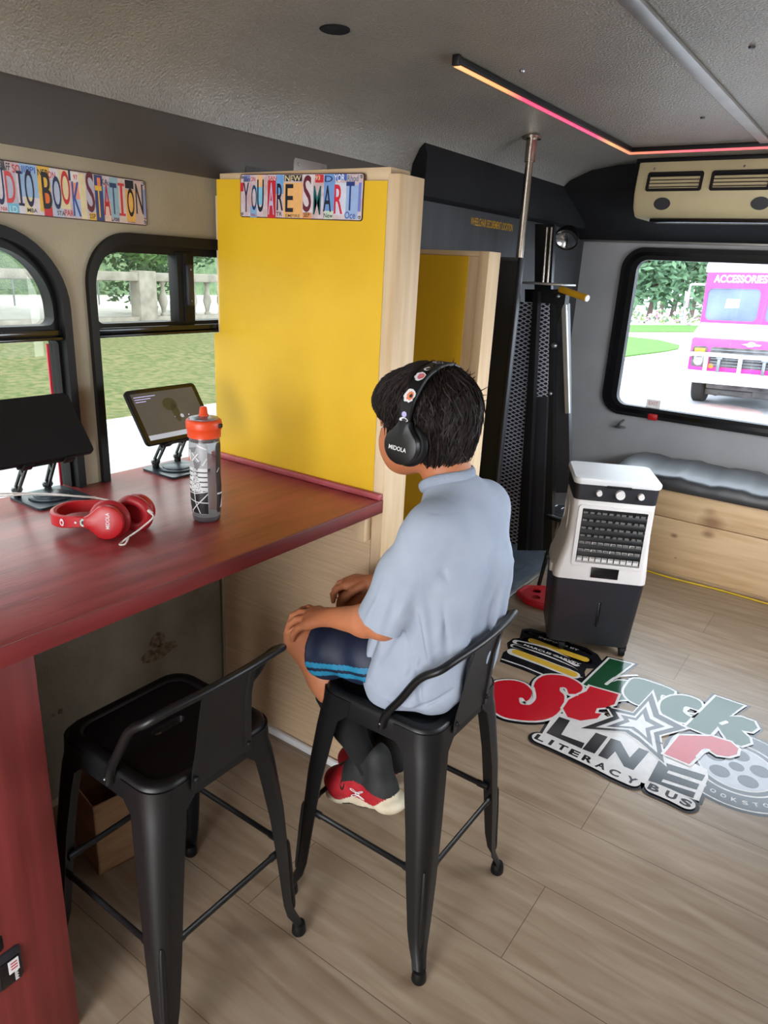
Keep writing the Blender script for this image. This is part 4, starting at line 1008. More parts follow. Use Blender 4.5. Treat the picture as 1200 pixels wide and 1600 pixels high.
def fy(z): return yf - .02 if 2.02 <= z <= 2.06 else (yf + (-.02) * (2.185 - z) / .125 if z > 2.06 else yf - .02 + (2.02 - z) * .27)
for k in range(4):
    x0 = ax0 + .065 + k * .30; x1 = x0 + .265
    g = G(); A = axes((x0, fy(2.04) + .0, 2.045), (1, 0, 0), (0, .155, 1))
    g.plate(rrect(0, 0, x1 - x0, .088, .012, 5), [rrect(.014, .012, x1 - x0 - .014, .076, .006, 4)], A @ Matrix.Translation((0, 0, -.004)), .012); v_ = g.out('vent_frame', 'blk', ac)
    g = G(); g.plate(rrect(.012, .010, x1 - x0 - .012, .078, .006, 4), [], A @ Matrix.Translation((0, 0, .0)), .002); 
    for j in range(4): g.box(.014, .018 + j * .016, .001, x1 - x0 - .014, .021 + j * .016, .007, Mx=A)
    g.out('louvre', 'rubber', v_)
for k, x in enumerate((ax0 + .155, ax0 + .60, ax1 - .2)):
    A = axes((x, fy(1.985) - .001, 1.990), (1, 0, 0), (0, -.27, 1)); g = G(); g.plate(circ(0, 0, .040, 28, .028), [], A @ Matrix.Translation((0, 0, -.003)), .006); g.out('round_port', 'dplastic', ac)
g = G(); g.box(ax0 + .09, yf + .035, 1.908, ax1 - .05, yf + .12, 1.926, .006); g.out('drip_tray', 'blkgloss', ac)
for x in (ax0 + .09, ax0 + .5, ax1 - .2):
    g = G(); g.sphere((x, yf - .004, 2.150), .006, 6); g.out('screw', 'steel', ac)

# ================================================================ BENCH
be = empty('bench', (-.35, 4.39, 0), 'built-in pine bench with a black vinyl cushion under the back window', 'bench')
BX0 = -1.19
def knotty():
    m = mat('knotty_pine', (226, 194, 152), .55, rgb2=(206, 170, 126), scale=3, stretch=(.7, 9, 9), detail=8)
    nt = m.node_tree; b = nt.nodes['Principled BSDF']; L = nt.links.new; N = nt.nodes.new
    src = b.inputs['Base Color'].links[0].from_socket
    tc = N('ShaderNodeTexCoord'); last = src
    for (x, z, r_, s_) in ((-.62, .372, .055, .9), (-.625, .30, .03, .9), (-.80, .245, .018, 1), (-.77, .115, .006, 1), (-.23, .27, .016, 1), (-.29, .35, .03, .8), (-.64, .43, .03, .5), (-.1, .36, .02, 1), (.1, .2, .02, 1), (.3, .3, .02, 1)):
        vm = N('ShaderNodeVectorMath'); vm.operation = 'SUBTRACT'; L(tc.outputs['Object'], vm.inputs[0]); vm.inputs[1].default_value = (x - (-.35), -.26, z)
        sc = N('ShaderNodeVectorMath'); sc.operation = 'MULTIPLY'; sc.inputs[1].default_value = (.65, 0, 1); L(vm.outputs[0], sc.inputs[0])
        ln = N('ShaderNodeVectorMath'); ln.operation = 'LENGTH'; L(sc.outputs[0], ln.inputs[0])
        mr = N('ShaderNodeMapRange'); mr.inputs[1].default_value = r_; mr.inputs[2].default_value = r_ * .25; mr.inputs[3].default_value = 0; mr.inputs[4].default_value = .75 * s_; L(ln.outputs['Value'], mr.inputs[0])
        mx = N('ShaderNodeMix'); mx.data_type = 'RGBA'; L(mr.outputs[0], mx.inputs[0]); L(last, mx.inputs[6]); mx.inputs[7].default_value = lin((118, 72, 42)); last = mx.outputs[2]
    L(last, b.inputs['Base Color']); return m
M['knot'] = knotty()
BY = 4.13
g = G(); g.box(BX0, BY, .345, RWX - .02, BY + .02, .505, .002); g.box(BX0, BY, .020, RWX - .02, BY + .02, .341, .002); g.out('front_boards', 'knot', be)
g = G(); g.box(BX0, BY + .02, .02, BX0 + .02, BWY - .01, .505, .002); g.out('end_board', 'pine', be)
g = G(); g.box(BX0, BY - .006, .0, RWX - .02, BY + .02, .02, .002); g.out('base_strip', 'cardin', be)
g = G()
secs = []
nx = 40
for i in range(nx + 1):
    x = BX0 - .01 + (RWX - .02 - BX0) * i / nx
    e_ = min(1, min(i, nx - i) / 2.0) ** .5
    wv = .006 * math.sin(i * .9) + .004 * math.sin(i * 2.3)
    zt = .575 + .012 * e_ + wv * e_; zb = .506
    y0 = BY - .022 + (1 - e_) * .02; y1 = BWY - .012
    secs.append([(x, y0 + .006, zb), (x, y0 - .004, zb + .02), (x, y0, zt - .022), (x, y0 + .012, zt - .008), (x, y0 + .03, zt), (x, y0 + .16, zt + .010 + .005 * math.sin(i * .7)), (x, (y0 + y1) / 2, zt + .014), (x, y1 - .12, zt + .01), (x, y1 - .02, zt), (x, y1, zt - .02), (x, y1, zb)])
g.loft(secs); g.out('cushion', 'vinyl', be)
g = G(); g.tube([(BX0 - .03, BY - .05, .005), (-.95, BY - .035, .005), (-.75, BY - .045, .005), (-.5, BY - .03, .005), (-.25, BY - .042, .005), (.1, BY - .03, .005), (RWX - .05, BY - .04, .005)], .005, 8, smooth=5)
tag(g.out('extension_cord', 'cord'), 'yellow cord on the floor along the foot of the bench', 'cord')

# ================================================================ AIR COOLER
F0 = Vector((-.826, 2.935, 0)); e1 = Vector((.894, .447, 0)).normalized(); e2 = Vector((-e1.y, e1.x, 0))
cc = F0 + e2 * .115
co = empty('air_cooler', tuple(cc), 'white and black portable air cooler on castors standing on the floor decal', 'air cooler')
AC = axes(cc, e1, e2, (0, 0, 1))
def rsec(hx, y0, y1, r, z, c=-.006): return [(x + c, y, z) for x, y in rrect(-hx, y0, hx, y1, r, 6)]
g = G(); g.M = AC; g.loft([rsec(.176, -.132, .145, .03, .052, -.026), rsec(.181, -.137, .150, .03, .066, -.026), rsec(.196, -.150, .170, .03, .375, -.020), rsec(.196, -.150, .170, .03, .385, -.020)]); tk = g.out('water_tank', 'dplastic', co)
g = G(); g.M = AC; g.box(-.006, -.150, .15, .006, -.135, .27, .003); g.out('level_window', 'blkgloss', tk)
g = G(); g.M = AC; g.loft([rsec(.198, -.152, .172, .03, .372, -.020), rsec(.196, -.152, .170, .03, .41, -.019), rsec(.187, -.150, .158, .03, .46, -.014), rsec(.178, -.148, .146, .03, .52, -.009), rsec(.171, -.146, .139, .03, .60), rsec(.170, -.145, .138, .03, .735)]); g.out('body_shell', 'wplastic', co)
g = G(); g.M = AC; g.loft([rsec(.171, -.148, .139, .028, .735), rsec(.174, -.150, .141, .028, .805)]); hd = g.out('control_head', 'dplastic', co)
for x, r_ in ((-.078, .0125), (.008, .020), (.092, .0135)):
    g = G(); g.M = AC; g.cyl((x, -.149, .772), (x, -.166, .772), r_, r_ * .92, 24); g.out('knob', 'wplastic', hd)
g = G(); g.M = AC; g.loft([rsec(.176, -.154, .142, .03, .805), rsec(.180, -.158, .144, .032, .812), rsec(.180, -.158, .144, .032, .824), rsec(.174, -.152, .138, .03, .831)]); g.out('lid', 'white', co)
g = G(); g.M = AC; g.box(-.05, -.160, .798, .05, -.150, .808, .002); g.out('lid_catch', 'rubber', co)
Fm = AC @ axes((0, -.146, 0), (1, 0, 0), (0, 0, 1))
g = G(); g.plate(rrect(-.150, .440, .150, .715, .014, 5), [rrect(-.134, .455, .134, .700, .004, 3)], Fm @ Matrix.Translation((0, 0, -.004)), .012); gr = g.out('grille_frame', 'wplastic', co)
g = G(); g.plate(rrect(-.136, .453, .136, .702, .004, 3), [], Fm @ Matrix.Translation((0, 0, -.002)), .003); g.out('grille_back', 'rubber', gr)
M['filt'] = mat('grey_filter', (112, 110, 108), .6)
for j in range(7):
    for i in range(10):
        g = G(); x = -.118 + i * .0262; z = .472 + j * .0345; q_ = .004 * ((i * 7 + j * 3) % 3 - 1)
        g.plate([(x - .009, z - .007), (x + .008 + q_ * .5, z - .007), (x + .009, z + .006), (x - .008 + q_, z + .007)], [], Fm @ Matrix.Translation((0, 0, .002)), .0015)
        g.out('filter_opening', 'filt', gr, smooth=0)
for j in range(7):
    z = .489 + j * .0345
    g = G(); g.box(-.134, -.003, .001, .134, .0185, .009, .001, Mx=Fm @ Matrix.Translation((0, z - .004, .0)) @ Matrix.Rotation(-.15, 4, 'X')); g.out('louvre', 'blk', gr)
g = G()
for i in range(11):
    x = -.131 + i * .0262; g.box(x - .0018, .455, .001, x + .0018, .700, .006, Mx=Fm)
g.out('upright_vanes', 'blk', gr)
g = G(); g.box(-.135, .455, .002, .135, .462, .01, .001, Mx=Fm); g.out('bottom_trim', 'alu', gr)
g = G(); g.box(-.062, .388, .004, .055, .436, .0095, .003, Mx=Fm); g.out('label_badge', 'blkgloss', co)
for s_ in (-1, 1):
    g = G(); g.M = AC; 
    pl = rrect(-.09, .47, .06, .69, .03, 6)
    g.plate(pl, [rrect(-.078, .482, .048, .678, .024, 6)], axes((s_ * .171 - .006, 0, 0), (0, s_, 0), (0, 0, 1), (s_, 0, 0)), .004); g.out('side_panel', 'wplastic', co)
    g = G(); g.M = AC; g.box(s_ * .198 - .030, -.06, .36, s_ * .198 - .010, -.02, .40, .004); g.out('side_clip', 'wplastic', co)
    g = G(); g.M = AC; g.box(s_ * .172 - .004, -.055, .655, s_ * .172 + .006, .0, .675, .003); g.out('side_catch', 'white', co)
for sx in (-1, 1):
    for yy in (-.105, .125):
        g = G(); g.M = AC
        g.cyl((sx * .135 - .011, yy, .024), (sx * .135 + .011, yy, .024), .024, n=20); g.box(sx * .135 - .018, yy - .012, .026, sx * .135 + .018, yy + .020, .060, .005); g.out('castor', 'rubber', co)

# red plastic tray-like thing behind the cooler
rt = empty('plastic_tray', (-1.19, 3.05, 0), 'red eight-sided plastic tray on the floor behind the air cooler', 'tray')
p = onz(845, 935, .02); 
oc = [(p.x + .01 + .155 * math.cos(a), p.y + .03 + .125 * math.sin(a)) for a in [PI / 8 + PI / 4 * i for i in range(8)]]
g = G(); cx_, cy_ = p.x + .01, p.y + .03
def sc_(k, z): return [((x - cx_) * k + cx_, (y - cy_) * k + cy_, z) for x, y in oc]
g.loft([sc_(.96, .001), sc_(1.0, .012), sc_(.98, .030), sc_(.90, .034), sc_(.84, .026)], cap=False)
g.loft([sc_(.96, .001), sc_(.01, .001)], cap=False)
g.plate([(x, y) for x, y, z in sc_(.84, 0)], [circ(cx_ - .03, cy_ - .045, .022, 16), circ(cx_ + .05, cy_ - .03, .020, 16), circ(cx_ - .06, cy_ + .03, .024, 16), circ(cx_ + .02, cy_ + .045, .024, 16)], Matrix.Translation((0, 0, .018)), .008)
g.out('tray', 'redplastic', rt)

# small round stool half hidden behind the cooler
rs_ = empty('folding_stool', (-1.20, 3.50, 0), 'low round-topped black stool half hidden behind the air cooler', 'stool')
g = G(); g.lathe([(0, .425), (.125, .425), (.135, .430), (.135, .446), (.125, .450), (0, .450)], Matrix.Translation((-1.215, 3.49, 0)), 40); tp = g.out('round_top', 'blk', rs_)
g = G(); 
for k in range(5):
    g.tube([(-1.215 + .11 * math.cos(k * 1.26 + t) * (1 - .35 * t), 3.49 + .11 * math.sin(k * 1.26 + t) * (1 - .35 * t), .451) for t in (0, .4, .8, 1.2, 1.6)], .0025, 6)
g.lathe([(.134, .447), (.128, .452), (.118, .4515)], Matrix.Translation((-1.215, 3.49, 0)), 40)
g.out('embossed_pattern', 'steel', tp)
for k in range(4):
    a = PI / 4 + k * PI / 2; g = G(); g.tube([(-1.215 + .06 * math.cos(a), 3.49 + .06 * math.sin(a), .425), (-1.215 + .115 * math.cos(a), 3.49 + .115 * math.sin(a), .0)], .011, 10); g.out('leg', 'blk', rs_)
g = G(); g.tube([(-1.215 + .09 * math.cos(a), 3.49 + .09 * math.sin(a), .2) for a in [2 * PI * i / 24 for i in range(24)]], .008, 8, closed=True); g.out('ring_brace', 'alu', rs_)

# cardboard box under the counter
cb = empty('cardboard_box', (-1.50, .90, 0), 'open brown cardboard box on the floor under the counter', 'box')
a0 = onz(155, 1368, 0); a1 = onz(203, 1342, 0); 
ux = (a1 - a0); ux.z = 0; ux.normalize(); vy = Vector((-ux.y, ux.x, 0))
if vy.x > 0: vy = -vy
B0 = a0
WX, LY, HZ = .17, .20, .23
Bm = axes(B0, ux, vy, (0, 0, 1))
g = G(); t = .004
g.box(0, 0, 0, WX, t, HZ, Mx=Bm); g.box(0, LY - t, 0, WX, LY, HZ, Mx=Bm); g.box(0, 0, 0, t, LY, HZ, Mx=Bm); g.box(WX - t, 0, 0, WX, LY, HZ, Mx=Bm); g.box(0, 0, 0, WX, LY, t, Mx=Bm); g.out('box_walls', 'card', cb)
g = G(); g.box(0, 0, 0, .003, LY * .9, .09, Mx=Bm @ Matrix.Translation((WX, 0, HZ)) @ Matrix.Rotation(.25, 4, 'Y')); g.out('flap', 'cardin', cb)
g = G(); g.box(WX, .07, .06, WX + .0012, LY - .01, HZ - .03, Mx=Bm); g.out('purple_print', 'purple', cb)

# power tool hanging at the near corner
dr = empty('power_tool', (-1.16, .47, 0), 'black and red battery power tool at the bottom left corner by the counter panel', 'power tool')
b0 = onx(18, 1515, -1.118)
g = G(); g.box(b0.x - .10, b0.y - .045, b0.z - .055, b0.x - .01, b0.y + .03, b0.z + .035, .012); bt = g.out('battery', 'dplastic', dr)
g = G(); g.box(b0.x - .012, b0.y - .018, b0.z - .045, b0.x - .008, b0.y + .022, b0.z + .015, .002); g.m('wlabel') if False else None; g.out('label_panel', 'blkgloss', bt)
g = G(); g.m('white'); g.box(b0.x - .009, b0.y - .002, b0.z - .018, b0.x - .0065, b0.y + .018, b0.z + .012)
g.out('white_label', None, bt)
g = G(); g.m('white_ink')
for k in range(7): g.box(b0.x - .0085, b0.y + .008, b0.z - .042 + k * .0034, b0.x - .0074, b0.y + .015 - .002 * (k % 2), b0.z - .0398 + k * .0034)
g.m('redplastic')
for k in range(3): g.box(b0.x - .0068, b0.y + .002, b0.z - .010 + k * .007, b0.x - .0062, b0.y + .015, b0.z - .007 + k * .007)
g.out('label_print', None, bt, smooth=0)
g = G(); g.box(b0.x - .09, b0.y - .05, b0.z + .03, b0.x - .015, b0.y + .01, b0.z + .09, .015); g.out('foot', 'rubber', dr)
g = G(); g.tube([(b0.x - .05, b0.y - .03, b0.z + .05), (b0.x - .05, b0.y - .09, b0.z - .02), (b0.x - .05, b0.y - .13, b0.z - .12)], [.035, .03, .032], 14, smooth=4); g.out('grip', 'redplastic', dr)
g = G(); g.box(b0.x - .09, b0.y - .05, 0, b0.x - .02, b0.y + .0, b0.z - .05, .01); g.out('body', 'rubber', dr)

# ================================================================ FLOOR DECAL (vinyl, lies on the floor)
for k, rgb in (('d_black', (24, 24, 28)), ('d_white', (214, 210, 208)), ('d_green', (24, 72, 44)), ('d_red', (190, 26, 40)), ('d_yel', (214, 172, 58)), ('d_grey', (70, 72, 78)), ('d_lgrey', (180, 182, 190))):
    M[k] = mat(k.replace('d_', 'vinyl_'), rgb, .16, rgb2=tuple(int(v * .97) for v in rgb), scale=40, spec=.6, bump=.10, bscale=5, bdist=.004)
def D(u, v):
    p = onz(760 + u / 2.7273, 960 + v / 2.7273, 0); return (p.x, p.y)
def DZ(u, v):   # fine zoom of the reel (1060,1080)+/7.62
    return ((1060 + u / 7.621 - 760) * 2.7273, (1080 + v / 7.621 - 960) * 2.7273)
def DB(u, v):   # fine zoom of the book stack (780,960)+/6.667
    return ((780 + u / 6.667 - 760) * 2.7273, (960 + v / 6.667 - 960) * 2.7273)
def smooth_poly(pts, k=4):
    return [tuple(p)[:2] for p in spline([Vector((a, b, 0)) for a, b in pts], k, True)]
def ribbon(pts, w, closed=False):
    """pieces that thicken a floor path: a mitred strip with shared edges and two round ends"""
    P = [Vector(p) for p in pts]; n = len(P); L_, R_ = [], []
    for i in range(n):
        a = P[(i - 1) % n] if (closed or i) else P[0]; c = P[(i + 1) % n] if (closed or i < n - 1) else P[-1]
        d1 = (P[i] - a); d2 = (c - P[i])
        d1 = d1.normalized() if d1.length > 1e-7 else None; d2 = d2.normalized() if d2.length > 1e-7 else None
        if d1 is None: d1 = d2
        if d2 is None: d2 = d1
        n1 = Vector((-d1.y, d1.x)); n2_ = Vector((-d2.y, d2.x)); m_ = n1 + n2_
        if m_.length < .3: m_ = n1.copy()
        m_.normalize(); k = w / max(.55, m_.dot(n1)); L_.append(P[i] + m_ * k); R_.append(P[i] - m_ * k)
    out = []
    for i in range(n if closed else n - 1):
        j = (i + 1) % n; out.append([tuple(R_[i]), tuple(R_[j]), tuple(L_[j]), tuple(L_[i])])
    if not closed:
        for p, q in ((P[0], P[0] - P[1]), (P[-1], P[-1] - P[-2])):
            a0 = math.atan2(q.y, q.x) - PI / 2
            out.append([(p.x + w * math.cos(a0 + PI * t / 10), p.y + w * math.sin(a0 + PI * t / 10)) for t in range(11)])
    return out
dg_ = G()
def dput(poly, key, z):
    dg_.m(key)
    P = [dg_.v((x, y, z)) for x, y in poly]
    f = dg_.f(P)
def dfill(poly, key, z):
    dg_.m(key); dg_.plate(poly, [], Matrix.Translation((0, 0, z)), 0, True)
def shape(uv, key, z, w=.010, b=.020, sm=True, k=4, wkey='d_white', black=True):
    pts = smooth_poly(uv, k) if sm else uv
    F = [D(a, b_) for a, b_ in pts]
    # drop near-duplicates
    Q = [F[0]]
    for p in F[1:]:
        if (Vector(p) - Vector(Q[-1])).length > .0015: Q.append(p)
    if (Vector(Q[0]) - Vector(Q[-1])).length < .0015: Q.pop()
    if black:
        for q in ribbon(Q, b, True): dput(q, 'd_black', .0006)
    if w:
        for q in ribbon(Q, w, True): dput(q, wkey, z)
    dfill(Q, key, z + .0003)
    return Q
def path(uv, w, key, z, sm=0):
    F = [Vector((*D(a, b_), 0)) for a, b_ in uv]
    if sm: F = spline(F, sm)
    for q in ribbon([(p.x, p.y) for p in F], w): dput(q, key, z)
# book stack
bk = [DB(*p) for p in ((245, 160), (330, 150), (480, 195), (760, 310), (900, 350), (1020, 420), (1060, 480), (1050, 560), (900, 560), (880, 600), (890, 660), (850, 700), (640, 670), (480, 672), (250, 578), (15, 492), (50, 400), (100, 370), (90, 300), (150, 255), (220, 250))]
shape(bk, 'd_black', .0008, 0, 0.004, sm=False)
path([DB(290, 190), DB(480, 240), DB(740, 335), (DB(930, 410))], .0165, 'd_white', .0011, 3)
path([DB(320, 197), DB(480, 246), DB(740, 342), DB(925, 425)], .0115, 'd_black', .0012, 3)
path([DB(300, 275), DB(560, 370), DB(900, 480)], .029, 'd_white', .0011)
path([DB(345, 275), DB(560, 355), DB(890, 470)], .0205, 'd_yel', .0013)
path([DB(180, 290), DB(480, 360), DB(800, 520)], .019, 'd_white', .0014, 3)
path([DB(210, 300), DB(480, 370), DB(800, 505), DB(860, 520)], .0135, 'd_black', .0015, 3)
path([DB(150, 330), DB(480, 440), DB(750, 560), DB(840, 640)], .0155, 'd_white', .0014, 3)
path([DB(165, 335), DB(480, 450), DB(760, 565), DB(855, 640)], .0125, 'd_black', .0015, 3)
path([DB(150, 395), DB(450, 505), DB(770, 630)], .030, 'd_white', .0016)
path([DB(180, 395), DB(450, 500), DB(765, 625)], .0215, 'd_yel', .0018)
path([DB(50, 440), DB(300, 520), DB(600, 640)], .010, 'd_black', .0017)
path([DB(30, 470), DB(250, 545), DB(480, 640)], .0045, 'd_white', .0019)
def dtext(txt, u0, v0, u1, v1, h, key, z, off=.03, flip=False):
    """text along the floor from (u0,v0) to (u1,v1) in decal coordinates, centred on that line"""
    a = Vector((*D(u0, v0), z)); b = Vector((*D(u1, v1), z)); d = (b - a); L_ = d.length; d.normalize()
    n_ = Vector((-d.y, d.x, 0))
    vs, fs = text_data(txt, off)
    dg_.m(key); dg_.text(txt, axes((a + b) / 2, d, n_, (0, 0, 1)), L_, h, 0, off)
dtext('INSPIRED BY', *DB(415, 238), *DB(830, 378), .016, 'd_white', .0020)
dtext('MARCUS GARVEY', *DB(258, 318), *DB(850, 528), .017, 'd_white', .0020)
# green letters
Z_ = .0022
shape([(525, 190), (620, 213), (505, 300), (560, 283), (600, 285), (690, 300), (700, 330), (640, 362), (560, 368), (480, 330), (412, 300)], 'd_green', Z_, sm=False)
shape([(600, 300), (630, 275), (700, 290), (800, 330), (775, 350), (745, 345), (735, 375), (690, 392), (640, 385), (600, 360), (585, 330)], 'd_green', Z_ + .0006, k=3)
shape([(918, 395), (905, 370), (850, 350), (790, 350), (745, 375), (745, 420), (790, 452), (850, 465), (890, 455), (900, 432), (860, 425), (838, 408), (850, 395), (885, 405), (905, 410)], 'd_green', Z_ + .0012, k=4)
shape([(978, 352), (1095, 392), (1035, 438), (1085, 440), (1140, 460), (1155, 488), (1130, 505), (1085, 498), (1120, 530), (1125, 552), (1085, 565), (1030, 545), (1005, 510), (985, 480), (950, 520), (850, 480)], 'd_green', Z_ + .0018, sm=False)
path([(1000, 470), (1022, 462)], .008, 'd_white', Z_ + .0024); path([(985, 492), (965, 515)], .006, 'd_white', Z_ + .0024)
path([(858, 405), (845, 418), (880, 440), (905, 428)], .0075, 'd_white', Z_ + .0018, 4)
path([(510, 300), (560, 268), (640, 262)], .007, 'd_white', Z_ + .0010, 4)
# film reel
def rc(u, v): return DZ(u, v)
reel = [Vector((*D(*rc(a, b)), 0)) for a, b in ((690, 905),)][0]
ctr = (reel.x, reel.y)
for r_, key, z in ((.245, 'd_black', .0004), (.232, 'd_white', .0007), (.226, 'd_grey', .0010), (.158, 'd_white', .0013), (.150, 'd_grey', .0016), (.132, 'd_white', .0019), (.126, 'd_lgrey', .0022)):
    dfill(circ(ctr[0], ctr[1], r_, 72), key, z)
dfill(circ(*ctr, .026, 24), 'd_grey', .0025)
for k in range(5):
    a = math.radians(20 + 72 * k); dfill(circ(ctr[0] + .078 * math.cos(a), ctr[1] + .078 * math.sin(a), .034, 24), 'd_grey', .0025)
for i, ch in enumerate('BOOKSTORE'):
    a = math.radians(-112 + i * 10); T = Matrix.Translation((ctr[0] + .192 * math.cos(a), ctr[1] + .192 * math.sin(a), .0013)) @ Matrix.Rotation(a + PI / 2, 4, 'Z')
    dg_.m('d_white'); dg_.text(ch, T, .018, .020, 0, .02)
# red letters
Z_ = .0046
shape([(30, 295), (100, 284), (160, 298), (192, 330), (186, 362), (162, 376), (140, 362), (145, 385), (180, 388), (205, 362), (200, 320), (212, 285), (255, 262), (330, 266), (388, 292), (410, 318), (385, 348), (352, 345), (340, 320), (318, 315), (312, 330), (332, 352), (322, 400), (280, 442), (210, 458), (120, 452), (60, 436), (20, 400), (8, 340)], 'd_red', Z_, k=3)
shape([(440, 310), (562, 345), (545, 388), (505, 402), (470, 405), (462, 425), (490, 428), (472, 448), (400, 458), (345, 442), (325, 405), (350, 368), (395, 345), (425, 332)], 'd_red', Z_ + .0006, sm=False)
path([(160, 380), (180, 386), (204, 360), (198, 318)], .007, 'd_white', Z_ + .0012, 4); path([(148, 366), (158, 380)], .010, 'd_white', Z_ + .0012)
path([(318, 320), (340, 345), (385, 348)], .006, 'd_white', Z_ + .0012, 4)
# LINE with its white backing and the star
dfill([D(*p) for p in ((290, 425), (500, 430), (720, 560), (940, 665), (945, 700), (905, 800), (660, 720), (430, 610), (235, 515))], 'd_white', .0040)
for q in ribbon([D(*p) for p in ((290, 425), (500, 430), (720, 560), (940, 665), (945, 700), (905, 800), (660, 720), (430, 610), (235, 515))], .012, True): dput(q, 'd_black', .0006)
for i, poly in enumerate((((310, 440), (356, 456), (318, 516), (418, 553), (405, 576), (254, 509)), ((466, 508), (516, 526), (460, 598), (408, 578)), ((530, 532), (570, 545), (610, 615), (650, 572), (692, 590), (625, 668), (585, 652), (548, 588), (515, 622), (475, 606)), ((733, 628), (932, 690), (918, 714), (775, 668), (768, 680), (906, 728), (895, 752), (752, 706), (745, 718), (890, 764), (880, 788), (688, 712)))):
    dfill([D(*p) for p in poly], 'd_black', .0044 + i * .0001)
def star(pts, k, key, z):
    cx = sum(p[0] for p in pts) / len(pts); cy = sum(p[1] for p in pts) / len(pts)
    dfill([D(cx + (a - cx) * k, cy + (b - cy) * k) for a, b in pts], key, z)
ST = [(402, 490), (540, 440), (515, 400), (625, 425), (705, 338), (735, 430), (850, 490), (735, 520), (757, 640), (650, 545), (590, 505)]
star(ST, 1.10, 'd_white', .0052); star(ST, 1.0, 'd_black', .0054); star(ST, .74, 'd_white', .0056); star(ST, .56, 'd_grey', .0058); star(ST, .34, 'd_white', .0060)
dtext('TM', 722, 545, 750, 556, .010, 'd_grey', .0062)
shape([(820, 522), (960, 525), (1040, 550), (1072, 578), (1066, 602), (1030, 612), (980, 605), (945, 582), (918, 592), (862, 645), (756, 600)], 'd_red', .0064, sm=False)
path([(900, 615), (925, 588), (945, 585)], .008, 'd_white', .0070, 3)
# LITERACY BUS
LBP = [(228, 534), (275, 553), (322, 574), (374, 598), (430, 624), (487, 652), (545, 682), (617, 714)]
for pts in (LBP, [(712, 747), (785, 778), (848, 810)]):
    path(pts, .043, 'd_black', .0034, 2); path(pts, .030, 'd_white', .0072, 2)
dv = (Vector(D(850, 810)) - Vector(D(228, 534))); ang = math.atan2(dv.y, dv.x)
for ch, (u, v) in zip('LITERACYBUS', LBP + [(712, 747), (785, 778), (848, 810)]):
    p = D(u, v); w_ = .012 if ch == 'I' else .036
    dg_.m('d_black'); dg_.text(ch, Matrix.Translation((p[0], p[1], .0076)) @ Matrix.Rotation(ang, 4, 'Z'), w_, .036, 0, .04)
dec = dg_.out('floor_decal', None, smooth=0, recalc=False, origin=(-.6, 2.4, 0))
for p_ in dec.data.polygons: pass
tag(dec, 'large vinyl floor decal reading Black Star Line Literacy Bus with a star and film reel', 'floor decal')

